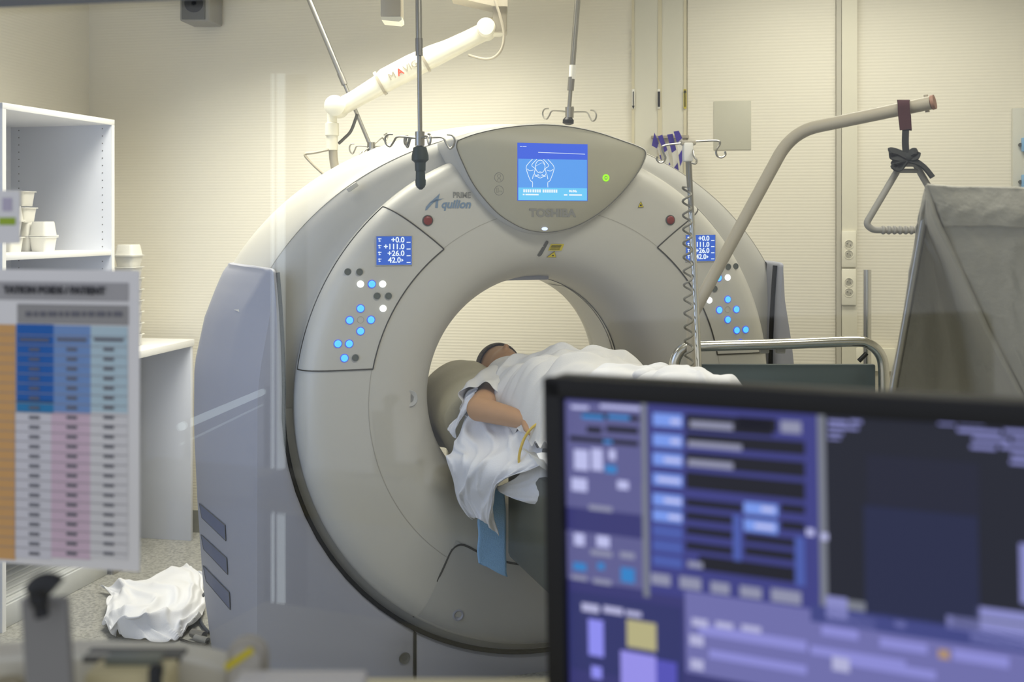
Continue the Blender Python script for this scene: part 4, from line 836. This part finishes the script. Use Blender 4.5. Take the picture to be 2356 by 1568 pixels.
# ================================================================== LEFT SIDE
su = Vector((.974, -.227, 0)); 
A = Vector((-1.924, 4.10, 0)); B = Vector((-1.757, 4.80, 0)); sv = (B-A).normalized(); ln = (B-A).length; su = Vector((sv.y, -sv.x, 0)); DP = .52
def s_(a, b, z): return A+sv*a-su*b+Z*z           # a along the front, b back towards the wall
sh = thing('shelf_unit', s_(ln/2, DP/2, 0), 0, 'tall open white shelf unit against the left wall', 'shelf unit')
HT = 2.0; T = .02
obj('side_panel', MB().box(s_(0, DP, 0), sv*T, su*DP, Z*HT, .001), M['lam'], sh); fp = obj('side_panel', MB().box(s_(ln-T, DP, 0), sv*T, su*DP, Z*HT, .001), M['lam'], sh)
obj('back_panel', MB().box(s_(0, DP, 0), sv*ln, -su*-.008, Z*HT), M['lam'], sh)
obj('top_panel', MB().box(s_(0, DP, HT-.022), sv*ln, su*(DP+.002), Z*.024, .001), M['lamedge'], sh)
for z in (1.405, .95, .5): obj('shelf_board', MB().box(s_(T, DP, z), sv*(ln-2*T), su*(DP-.002), Z*.022, .001), M['lam'] if z != 1.405 else M['lamedge'], sh)
for a in (0, ln-T): obj('edge_band', MB().box(s_(a, 0, 0)-su*.001, sv*T, su*.0025, Z*HT), M['lamedge'], sh)
ph = MB()
for b in (.045, .47):
    for k in range(26): ph.lathe([(.0028, 0), (.0028, .0006)], s_(ln-T-.0002, b, 1.15+k*.0325), -sv, 8)
obj('peg_holes', ph, M['dgrey'], fp)
bt = MB(); bt.box(s_(T, DP, .0), sv*(ln-2*T), su*(DP-.02), Z*.085, .003)
for k in range(9): bt.box(s_(T, .05+k*.052, .085), sv*(ln-2*T), su*.02, Z*.008, .002)
obj('ribbed_plinth', bt, mat('ribbed_grey', sr(206, 208, 208), .5), sh)
obj('plinth_end', MB().box(s_(ln-T, .04, 0), sv*.07, su*.05, Z*.05), M['grey'], sh)
def tub(c, w_, d_, h_, label, grp, flip=False, open_=True):
    t = thing('plastic_tub', c, 0, label, 'plastic tub', grp)
    rows = []; sc0, sc1 = (.82, 1)
    def rr(k, z, e=1): return [Vector(c)+su*(w_/2*k*math.copysign(abs(math.cos(a))**.35, math.cos(a)))+sv*(d_/2*k*math.copysign(abs(math.sin(a))**.35, math.sin(a)))+Z*z for a in [2*PI*q/24 for q in range(24)]]
    if flip: mb = MB().grid([rr(.8, h_), rr(.84, h_*.9), rr(1, 0)], cv=True); mb.f.append(tuple(range(24)))
    else: mb = MB().grid([rr(.1, .002), rr(.82, 0), rr(1, h_), rr(.95, h_), rr(.78, .006)], cv=True)
    obj('cup', mb, M['white'], t, sharp=30)
    obj('rim', MB().grid([rr(1.0, h_*(0 if flip else 1)-.001), rr(1.14, h_*(0 if flip else 1)-.001), rr(1.14, h_*(0 if flip else 1)+.003), rr(.98, h_*(0 if flip else 1)+.003)], cv=True), M['white'], t, sharp=30)
    return t
zs = 1.427
def sp_(px, off_=.2):
    # point above the shelf at a given photo column
    a = .40; b = off_; best = None
    for k in range(200):
        aa = ln*k/199*.9; p = s_(aa, b, 0); q = HX+F*p.x/p.y
        if best is None or abs(q-px) < best[0]: best = (abs(q-px), p)
    return best[1]
tl_ = [(99, zs, 'open white plastic tub standing rightmost on the upper shelf', False), (99, zs+.066, 'upturned white tub capping the rightmost stack on the shelf', True), (60, zs, 'white tub at the bottom of the middle stack on the shelf', False), (60, zs+.066, 'second white tub from the bottom of the middle stack', True), (52, zs+.122, 'white tub third from the bottom in the middle stack', False), (48, zs+.19, 'topmost white tub with a wide rim on the middle stack', False), (22, zs, 'white tub behind the small notice, low on the left stack', False), (18, zs+.066, 'white tub above the lowest one of the left stack', False), (22, zs+.13, 'white tub near the top of the left stack', True)]
for px, z, lab, fl in tl_:
    p = sp_(px, .16 if px > 90 else .24); tub(Vector((p.x, p.y, z)), .085, .085, .06, lab, 'white tubs on the upper shelf', fl)
# lower cabinet
CA = Vector((-1.56, 5.31, 0)); cv = rv; cu2 = ru
cbn = thing('base_cabinet', CA-cv*.25-cu2*.3, 0, 'open white low cabinet with a thick top beside the scanner', 'cabinet')
CZ = .979; CL = .53; CD = .52
obj('side_panel', MB().box(CA-cv*.022-cu2*CD, cv*.022, cu2*CD, Z*(CZ-.03), .001), M['lam'], cbn)
obj('top_panel', MB().box(CA-cv*CL-cu2*CD, cv*(CL+.005), cu2*(CD+.006), Z*0+Z*.032, .001), M['lamedge'], cbn).location += Z*(CZ-.032)
obj('back_panel', MB().box(CA-cv*CL-cu2*CD, cv*CL, cu2*.01, Z*(CZ-.03)), M['lam'], cbn)
obj('shelf_board', MB().box(CA-cv*(CL-.02)-cu2*(CD-.012)+Z*.5, cv*(CL-.045), cu2*(CD-.30), Z*.02), M['lam'], cbn)
# stack of nested trays on the cabinet
k = 0
for i in range(9):
    z = CZ+.002+i*.052; p = CA-cv*.30-cu2*.34
    p = W(296, 700, 5.02); 
    tub(Vector((p.x, p.y, z)), .10, .10, .05, ['lowest white cup tray of the stack on the low cabinet', 'second white cup tray from the cabinet top', 'third white cup tray up from the cabinet top', 'fourth white cup tray up from the cabinet top', 'fifth white cup tray up, level with the chart top', 'sixth white cup tray up from the cabinet', 'third white cup tray from the top of the stack beside the shelf unit', 'second white cup tray from the top beside the shelf unit', 'topmost white cup tray, upturned, beside the shelf unit'][i], 'cup trays stacked beside the shelf unit', i == 8)
# cloth on the floor, cables
def fc(px, py, h=.0): p = FL(px, py); return Vector((p.x, p.y, h)) if h == 0 else onplane(px, py, Vector((0, 0, h)), Z)
rows = [[fc(232, 1352, .02), fc(300, 1340, .05), fc(370, 1318, .04), fc(430, 1300, .03), fc(462, 1330, .02)],
        [fc(250, 1368, .03), fc(310, 1362, .06), fc(380, 1350, .08), fc(440, 1330, .06), fc(468, 1352, .02)],
        [fc(246, 1395, .04), fc(310, 1395, .08), fc(380, 1385, .07), fc(430, 1385, .08), fc(470, 1385, .02)],
        [fc(240, 1425, .03), fc(300, 1425, .08), fc(360, 1425, .07), fc(420, 1425, .05), fc(465, 1420, .02)],
        [fc(235, 1445, .01), fc(270, 1450, .05), fc(340, 1450, .04), fc(400, 1452, .03), fc(450, 1440, .015)],
        [fc(262, 1460, .01), fc(290, 1466, .02), fc(340, 1470, .015), fc(395, 1473, .01), fc(430, 1455, .01)]]
tag(obj('floor_cloth', MB().grid(patch(rows, 9, 9, .016, 9, 11, rid=.045, rf=3, slant=.7, rdir=(0, 0, 1))), M['sheet'], sharp=180, solid=.003, subd=1), 'crumpled white linen lying on the floor left of the scanner', 'linen')
tag(obj('floor_cable', MB().tube(cr([fc(476, 1360, .04), fc(464, 1375, .03), fc(458, 1400, .02), fc(462, 1430, .012), fc(474, 1448, .012), fc(482, 1455, .012)], 6), .007, 8), mat('cable_dark', sr(50, 56, 66), .5)), 'dark cable looping down at the foot of the scanner cover', 'cable')
cc = thing('cable_coupling', fc(458, 1462), 0, 'grey metal cable coupling on the floor beside the linen', 'coupling')
obj('plug', MB().tube([fc(442, 1455, .02), fc(470, 1462, .02)], .016, 12), M['dsteel'], cc); obj('plug', MB().tube([fc(450, 1466, .014), fc(478, 1474, .014)], .013, 12), M['grey'], cc)
obj('lead', MB().tube(cr([fc(478, 1474, .012), fc(470, 1482, .01), fc(440, 1478, .008), fc(415, 1470, .008)], 5), .005, 8), M['black'], cc)

# ================================================================== FOREGROUND
# chart stuck on the glass
def flat(pts, e, m, name, par, d=0): return obj(name, MB().add([GW(px, py, .003+e) for px, py in pts], [(0, 1, 2, 3)]), m, par, recalc=False)
def Q(x0, y0, x1, y1): 
    a = GW(x0, y0); b = GW(x1, y1); return a, b
c0 = GW(-70, 1300); c1 = GW(322, 1300); zt = GW(120, 620).z; zb = GW(120, 1300).z
ch = tag(obj('dosage_chart', MB().box(Vector((c0.x, c0.y, zb)), Vector((c1.x-c0.x, c1.y-c0.y, 0)), -rv*.0015, Z*(zt-zb)), M['paper']), 'blurred colour-banded table sheet stuck on the window glass at left', 'chart')
def cell(x0, y0, x1, y1, m, name='table_band', e=.0022, par=None):
    a = GW(x0, (y0+y1)/2); b = GW(x1, (y0+y1)/2); cxm = GW((x0+x1)/2, y0); z1 = cxm.z; z0 = GW((x0+x1)/2, y1).z
    return MB().add([Vector((a.x, a.y, z0))-rv*e, Vector((b.x, b.y, z0))-rv*e, Vector((b.x, b.y, z1))-rv*e, Vector((a.x, a.y, z1))-rv*e], [(0, 1, 2, 3)])
def pm(n, r, g_, b): return mat('print_'+n, sr(r, g_, b), .8)
bands = [('title', -60, 648, 298, 690, (176, 174, 174)), ('heading', 42, 700, 298, 745, (160, 158, 156)), ('orange', -60, 745, 38, 1283, (222, 172, 110)), ('dark_blue', 40, 745, 126, 925, (36, 104, 186)), ('cyan', 40, 920, 126, 947, (48, 134, 190)), ('mid_blue', 126, 748, 211, 948, (124, 158, 210)), ('pale_blue', 211, 750, 296, 948, (188, 212, 222)), ('pink', 120, 948, 210, 1283, (222, 196, 212)), ('white_left', 36, 948, 120, 1283, (224, 222, 228)), ('white_right', 210, 948, 296, 1283, (228, 226, 226))]
for n, x0, y0, x1, y1, c in bands: obj('table_band', cell(x0, y0, x1, y1, None), pm(n, *c), ch, recalc=False)
ln_ = MB(); tx_ = MB()
for k in range(23):
    y = 770+k*22.3
    c = cell(-60, y, 296, y+1.5, None, e=.0028); ln_.add(c.v, c.f)
    for xx in (82, 168, 253):
        wd = 34 if k == 0 else 12; c = cell(xx-wd, y+7, xx+wd, y+14, None, e=.003); tx_.add(c.v, c.f)
for x0, x1, y0, y1 in ((62, 272, 716, 727),):
    x = x0
    while x < x1: wd = rnd.choice((9, 14, 20)); c = cell(x, y0, x+wd, y1, None, e=.003); tx_.add(c.v, c.f); x += wd+5
obj('table_rules', ln_, pm('rule', 165, 162, 162), ch, recalc=False); obj('table_writing', tx_, pm('writing', 112, 112, 120), ch, recalc=False)
text('TATION POIDS / PATIENT', .0125, GW(246, 669)-rv*.0045, ru, Z, pm('title_ink', 70, 70, 74), ch, align='RIGHT', bold=.0004, wide=.96)
a = GW(-60, 560); b = GW(47, 560); zt = GW(20, 438).z; zb = GW(20, 560).z
nt_ = tag(obj('notice', MB().box(Vector((a.x, a.y, zb)), Vector((b.x-a.x, b.y-a.y, 0)), -rv*.0015, Z*(zt-zb)), M['paper']), 'small pale notice with a green stripe on the window glass above the chart', 'notice')
obj('green_stripe', cell(0, 500, 38, 517, None), pm('green', 164, 190, 60), nt_, recalc=False); obj('notice_print', cell(8, 455, 30, 485, None), pm('violet', 196, 188, 206), nt_, recalc=False)
# monitor
P0 = W(1247, 868, .95); P1 = W(2356, 915, .772); mu = (P1-P0); mu.z *= .6; mu.normalize(); md = (-Z-mu*(-Z).dot(mu)).normalized(); mn = mu.cross(md)   # mn: away from the viewer?
if mn.y < 0: mn = -mn
MWd, MHt = .535, .335
mon = thing('monitor', P0+mu*MWd/2+md*.5, 0, 'black-framed monitor in the foreground showing a blue console screen', 'monitor')
obj('back_shell', MB().box(P0+mn*.012, mu*MWd, mn*.03, md*MHt, .006), M['black'], mon)
bz = .0175
fr_ = MB(); fr_.box(P0, mu*MWd, mn*.013, md*bz, .002); fr_.box(P0+md*(MHt-bz), mu*MWd, mn*.013, md*bz, .002); fr_.box(P0+md*.001, mu*bz, mn*.013, md*(MHt-.002), .002); fr_.box(P0+mu*(MWd-bz)+md*.001, mu*bz, mn*.013, md*(MHt-.002), .002)
obj('bezel', fr_, M['bezel'], mon)
deskz = .74
st = P0+mu*MWd*.5+mn*.06; neck = MB().box(st-mu*.04+md*.18-mn*.02, mu*.08, mn*.03, Z*-(st.z-.18-deskz-.01), .004); obj('stand', neck, M['black'], mon)
obj('stand_base', MB().lathe([(.13, 0), (.13, .01), (.05, .02)], Vector((st.x, st.y, deskz)), Z, 32), M['black'], mon)
def mp(px, py, e=0): return onplane(px, py, P0, mn)
def muv(px, py): p = mp(px, py)-P0; return p.dot(mu), p.dot(md)
def mrect(lst, e):
    mb = MB()
    for x0, y0, x1, y1 in lst:
        xm, ym = (x0+x1)/2, (y0+y1)/2; u0, _ = muv(x0, ym); u1, _ = muv(x1, ym); _, v0 = muv(xm, y0); _, v1 = muv(xm, y1)
        u0 = max(u0, bz); v0 = max(v0, bz); u1 = min(u1, MWd-bz); v1 = min(v1, MHt-bz)
        if u1 <= u0 or v1 <= v0: continue
        o = P0+mn*(.010-e); mb.add([o+mu*u0+md*v0, o+mu*u1+md*v0, o+mu*u1+md*v1, o+mu*u0+md*v1], [(0, 1, 2, 3)])
    return mb
scm = glow('console_indigo', sr(54, 54, 112), 1)
ms = obj('screen', MB().box(P0+mn*.010+mu*bz+md*bz, mu*(MWd-2*bz), mn*.002, md*(MHt-2*bz)), scm, mon)
e_ = .0004
def ui(name, col, lst, lay): 
    o = obj('screen_'+name, mrect(lst, .0003+.0004*lay), glow('console_'+name, sr(*col), 1), ms, recalc=False); return o
ui('toolbar', (92, 92, 142), [(1290, 930, 1468, 1105), (1290, 1100, 1468, 1180), (1290, 1235, 1470, 1350)], 1)
ui('blue_panel', (58, 60, 128), [(1482, 940, 1878, 1400)], 1)
ui('frame_grey', (118, 122, 134), [(1878, 945, 1896, 1450), (1878, 945, 2500, 962), (1880, 1420, 2500, 1450), (1468, 930, 1482, 1380)], 1)
ui('viewer_dark', (27, 29, 42), [(1896, 968, 2520, 1425)], 2)
ui('scan_image', (32, 37, 68), [(1985, 1180, 2250, 1440)], 3)
ui('scan_image_upper', (29, 31, 50), [(1990, 1060, 2250, 1182)], 3)
ui('dark_fields', (22, 22, 34), [(1570, 962, 1770, 1000), (1690, 964, 1780, 996), (1570, 1010, 1846, 1040), (1570, 1056, 1846, 1090), (1570, 1102, 1846, 1142), (1570, 1158, 1700, 1176), (1570, 1188, 1678, 1206), (1570, 1222, 1678, 1240), (1570, 1258, 1678, 1276), (1600, 1298, 1822, 1332), (1706, 1240, 1822, 1258), (1706, 1270, 1822, 1290), (1790, 1166, 1846, 1186), (1790, 1206, 1846, 1226), (1340, 985, 1375, 1000), (1385, 985, 1460, 1000), (1300, 1012, 1460, 1024), (1330, 956, 1462, 968)], 2)
ui('light_blue', (118, 150, 232), [(1494, 955, 1562, 985), (1494, 1003, 1562, 1032), (1494, 1047, 1562, 1076), (1494, 1095, 1562, 1122), (1494, 1142, 1562, 1170), (1494, 1180, 1562, 1206), (1705, 1163, 1783, 1190), (1705, 1202, 1783, 1230)], 3)
ui('mid_blue', (72, 90, 168), [(1494, 1216, 1562, 1242), (1494, 1250, 1562, 1276), (1494, 1286, 1562, 1310), (1680, 1190, 1698, 1296), (1824, 1242, 1846, 1354)], 3)
ui('pale', (186, 188, 232), [(1305, 936, 1345, 944), (1372, 936, 1464, 944), (1312, 1038, 1345, 1085), (1352, 1036, 1378, 1086), (1392, 1038, 1408, 1062), (1306, 1104, 1342, 1134), (1412, 1110, 1438, 1130), (1312, 1232, 1336, 1260), (1364, 1238, 1394, 1264), (1535, 968, 1558, 978), (1535, 1014, 1558, 1024), (1520, 1058, 1560, 1068), (1505, 1104, 1558, 1114), (1520, 1152, 1560, 1162), (1530, 1190, 1560, 1200), (1745, 1172, 1776, 1182), (1730, 1212, 1776, 1222), (1850, 1222, 1868, 1238), (1884, 1232, 1900, 1248)], 4)
ui('cyan', (48, 128, 196), [(1384, 1074, 1410, 1092), (1380, 1016, 1400, 1024), (1420, 1312, 1452, 1346), (1310, 1300, 1340, 1318), (1366, 1300, 1382, 1316), (1330, 957, 1380, 967), (1390, 958, 1440, 968)], 4)
ui('small_writing', (140, 142, 168), [(1580, 974, 1680, 990), (1575, 1022, 1700, 1036), (1575, 1064, 1680, 1080), (1346, 1168, 1400, 1180), (1490, 1326, 1535, 1352), (1556, 1334, 1606, 1362), (1628, 1346, 1672, 1372), (1696, 1356, 1746, 1382), (1768, 1364, 1838, 1394), (1790, 972, 1838, 1000), (1575, 1298, 1610, 1312), (1350, 1272, 1400, 1284), (1418, 1276, 1452, 1290), (1306, 1330, 1342, 1340), (1356, 1338, 1398, 1350)], 4)
ui('overlay_text', (134, 136, 196), [(1900, 970, 1945, 978), (1950, 970, 1978, 978), (1900, 984, 1970, 991), (1900, 998, 1935, 1004), (1900, 1010, 1928, 1015), (2155, 972, 2195, 982), (2202, 972, 2262, 983), (2270, 974, 2320, 985), (2328, 976, 2400, 987), (2200, 992, 2300, 1001), (2308, 994, 2400, 1003), (2235, 1011, 2320, 1020), (2328, 1013, 2400, 1022), (2230, 1029, 2290, 1038), (2300, 1031, 2400, 1040), (2325, 1050, 2400, 1059), (2322, 1066, 2400, 1075), (1895, 1380, 1945, 1430), (1895, 1420, 2010, 1450), (2055, 1436, 2080, 1452), (2245, 1414, 2420, 1440), (2175, 1440, 2420, 1470), (2230, 1470, 2420, 1500), (2345, 1260, 2420, 1400)], 3)
ui('lower_dark', (46, 50, 104), [(1290, 1385, 1560, 1568)], 1)
ui('lower_list', (108, 108, 168), [(1570, 1435, 2500, 1640)], 2)
ui('tab_band', (60, 66, 128), [(1860, 1444, 2500, 1486)], 3)
ui('list_rows', (138, 138, 210), [(1600, 1462, 1850, 1486), (1625, 1520, 1850, 1540), (1860, 1510, 2080, 1530), (1950, 1536, 2150, 1556), (1885, 1452, 1970, 1474), (2020, 1482, 2130, 1504), (2190, 1510, 2320, 1536)], 4)
ui('list_buttons', (176, 176, 214), [(1585, 1430, 1622, 1448), (1640, 1438, 1680, 1452), (1700, 1446, 1745, 1460), (1580, 1468, 1612, 1492), (1582, 1524, 1612, 1548), (1910, 1520, 1950, 1552), (1330, 1395, 1370, 1414), (1380, 1402, 1425, 1418), (1432, 1412, 1468, 1424)], 5)
ui('slider', (140, 140, 238), [(1345, 1432, 1380, 1516), (1352, 1540, 1376, 1568)], 4)
ui('figure_head', (178, 172, 128), [(1434, 1436, 1502, 1500)], 4)
ui('figure_body', (148, 142, 230), [(1420, 1510, 1502, 1600)], 4)
ui('figure_arm', (82, 80, 180), [(1502, 1528, 1550, 1600)], 4)
ui('orange_dot', (170, 140, 110), [(2156, 1502, 2182, 1524)], 5)
# desk under the monitor
dk = thing('desk', Vector((.35, .92, 0)), 0, 'cream worktop below the monitor in the control room', 'desk')
obj('worktop', MB().box(Vector((-.9, .42, deskz-.03)), Vector((1.60, -.0, 0)), Vector((0, .60, 0)), Z*.03, .004), M['desk'], dk)
for x in (-.86, .62): obj('leg', MB().box(Vector((x, .46, 0)), Vector((.04, 0, 0)), Vector((0, .5, 0)), Z*(deskz-.03)), M['grey'], dk)
# raised ledge on the desk and the things on it
LZ = 1.132
lg_ = thing('desk_ledge', Vector((-.25, .92, deskz)), 0, 'cream raised ledge at the bottom edge, left of the monitor', 'ledge')
obj('board', MB().box(Vector((-.85, .82, LZ-.02)), Vector((.89, 0, 0)), Vector((0, .18, 0)), Z*.02, .003), M['desk'], lg_)
for x in (-.84, .01): obj('support', MB().box(Vector((x, .83, deskz)), Vector((.02, 0, 0)), Vector((0, .16, 0)), Z*(LZ-.02-deskz)), M['desk'], lg_)
def loft(back, yb, front, yf, zb):      # body with a rear and a front top contour, standing at height zb
    A_ = cr([W(x, y, yb) for x, y in back], 4); B_ = cr([W(x, y, yf) for x, y in front], 4); n = len(A_)
    lo = lambda P: [Vector((p.x, p.y, zb)) for p in P]
    up = lambda P: [Vector((p.x, p.y, max(p.z, zb+.004))) for p in P]
    mb = MB().grid([lo(A_), up(A_), up(B_), lo(B_)]); m = n
    mb.f += [(0, m, 2*m, 3*m), tuple([m-1, 2*m-1, 3*m-1, 4*m-1])[::-1]]; return mb
con = thing('control_console', Vector((W(260, 1540, .96).x, .96, LZ)), 0, 'beige rounded console on the ledge behind the small grey post', 'console')
obj('body', loft([(-140, 1492), (0, 1478), (150, 1470), (300, 1471), (430, 1477), (500, 1490), (560, 1512), (620, 1540)], .995, [(-140, 1520), (0, 1512), (150, 1508), (300, 1508), (420, 1512), (480, 1524), (540, 1545), (620, 1570)], .945, LZ), mat('console_beige', sr(206, 202, 186), .5), con, bevel=.004)
obj('slot', MB().box(W(190, 1513, .944)-Z*.004, Vector((.085, 0, 0)), Vector((0, .02, 0)), Z*.005), M['dgrey'], con)
pho = thing('key_box', Vector((W(280, 1560, .9).x, .9, LZ)), 0, 'small tan box with a dark window and black clip on the ledge', 'box')
Yk = .89; zt = W(0, 1552, Yk).z
obj('case', MB().box(Vector((W(192, 0, Yk).x, Yk, LZ)), Vector((.068, 0, 0)), Vector((0, .035, 0)), Z*max(.012, zt-LZ), .003), mat('tan_box', sr(196, 184, 140), .5), pho)
obj('window', MB().box(Vector((W(222, 0, Yk).x, Yk+.018, LZ+max(.012, zt-LZ))), Vector((.045, 0, 0)), Vector((0, .014, 0)), Z*.006), mat('smoked_window', sr(110, 114, 104), .3), pho)
obj('clip', MB().box(Vector((W(345, 0, Yk).x, Yk-.006, LZ)), Vector((.010, 0, 0)), Vector((0, .012, 0)), Z*max(.022, zt-LZ+.008), .002), M['black'], pho)
Yq = .86
pst = thing('clip_stand', Vector((W(115, 0, Yq).x, Yq, LZ)), 0, 'grey upright stand with a black hooked clip on the ledge below the chart', 'stand')
pb = MB().prism([Vector((W(66, 0, Yq).x, Yq, LZ)), Vector((W(172, 0, Yq).x, Yq, LZ)), W(150, 1378, Yq), W(45, 1378, Yq)], Vector((0, .010, 0))); obj('plate', pb, mat('post_grey', sr(136, 134, 130), .5), pst, bevel=.002)
obj('plate_foot', MB().box(Vector((W(66, 0, Yq).x, Yq-.02, LZ)), Vector((.037, 0, 0)), Vector((0, .05, 0)), Z*.004, .001), M['grey'], pst)
obj('clip', MB().tube(cr([W(128, 1352, Yq-.012), W(118, 1345, Yq-.012), W(100, 1345, Yq-.012), W(86, 1356, Yq-.012), W(91, 1385, Yq-.012), W(97, 1418, Yq-.012)], 5), [.0095]*11+[.0095]*5+[.0075]*5+[.0055]*5, 14), M['black'], pst)
Yr = .93
hm = thing('label_holder', Vector((W(560, 0, Yr).x, Yr, LZ)), 0, 'arched beige holder with a slanting yellow label on the ledge', 'holder')
ap = []
for k in range(13):
    a = PI-PI*k/12; ap.append(W(566+46*math.cos(a), 1512-42*math.sin(a), Yr))
pts = [Vector((W(508, 0, Yr).x, Yr, LZ))]+ap+[Vector((W(616, 0, Yr).x, Yr, LZ))]
obj('body', MB().prism(pts, Vector((0, .014, 0))), mat('holder_beige', sr(168, 162, 148), .5), hm, bevel=.003)
obj('face', MB().prism([c+(p-c)*.72-Vector((0, .002, 0)) for c in [W(566, 1526, Yr)] for p in pts], Vector((0, .002, 0))), mat('holder_pale', sr(190, 186, 176), .5), hm)
obj('yellow_label', MB().add([p-Vector((0, .004, 0)) for p in (W(518, 1524, Yr), W(580, 1482, Yr), W(588, 1496, Yr), W(524, 1540, Yr))], [(0, 1, 2, 3)]), M['yellow'], hm, recalc=False)
Yw = .86
tag(obj('paper_tray', MB().box(Vector((W(520, 0, Yw).x, Yw, LZ)), Vector(((826-520)/F*Yw, 0, 0)), Vector((0, .05, 0)), Z*max(.010, W(0, 1538, Yw+.05).z-LZ), .003), mat('tray_white', sr(206, 202, 196), .5)), 'flat pale tray lying on the ledge left of the monitor', 'tray')
tag(obj('knob', MB().lathe([(.014, 0), (.016, .02), (.012, .03)], Vector((W(15, 0, .92).x, .92, LZ)), Z, 20), mat('tan_cap', sr(150, 140, 112), .5)), 'small tan knob at the left end of the ledge', 'knob')

# glowing strips added behind the camera to make two faint reflections in the glass
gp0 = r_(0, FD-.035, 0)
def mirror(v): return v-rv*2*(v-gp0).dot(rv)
refl1 = glow('reflection_strip', (.86, .95, 1.0), 2.6)
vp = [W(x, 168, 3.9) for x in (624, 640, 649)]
ft = mirror(vp[0]); up_ = thing('upright_reflection_glow', Vector((ft.x, ft.y, 0)), 0, 'slim upright strip lamp of the control room, a pale vertical reflection in the glass', 'lamp')
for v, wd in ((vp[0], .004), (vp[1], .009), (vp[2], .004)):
    m_ = mirror(v); obj('light_strip', MB().box(Vector((m_.x-wd, m_.y, .06)), Vector((wd*2, 0, 0)), Vector((0, -.01, 0)), Z*(m_.z-.06)), refl1, up_)
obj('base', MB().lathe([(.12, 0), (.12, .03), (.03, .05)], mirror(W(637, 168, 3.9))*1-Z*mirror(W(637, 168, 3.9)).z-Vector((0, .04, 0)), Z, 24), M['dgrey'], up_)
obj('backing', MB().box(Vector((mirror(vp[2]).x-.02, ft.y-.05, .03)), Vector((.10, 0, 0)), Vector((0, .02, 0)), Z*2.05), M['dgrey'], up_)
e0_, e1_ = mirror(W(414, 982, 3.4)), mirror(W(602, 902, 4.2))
dl_ = thing('slanted_reflection_glow', Vector((e0_.x, e0_.y, 0)), 0, 'low strip lamp of the control room, a slanting reflection on the scanner side', 'lamp')  # second added glow, tilted to mirror as the slanting streak
obj('light_strip', MB().tube([e0_, e1_], .013, 10), glow('reflection_tube', (.84, .96, 1.0), 3.0), dl_); obj('light_strip', MB().tube([e0_-Z*.055, e1_-Z*.05], .004, 8), glow('reflection_tube_edge', (.84, .96, 1.0), 1.6), dl_)
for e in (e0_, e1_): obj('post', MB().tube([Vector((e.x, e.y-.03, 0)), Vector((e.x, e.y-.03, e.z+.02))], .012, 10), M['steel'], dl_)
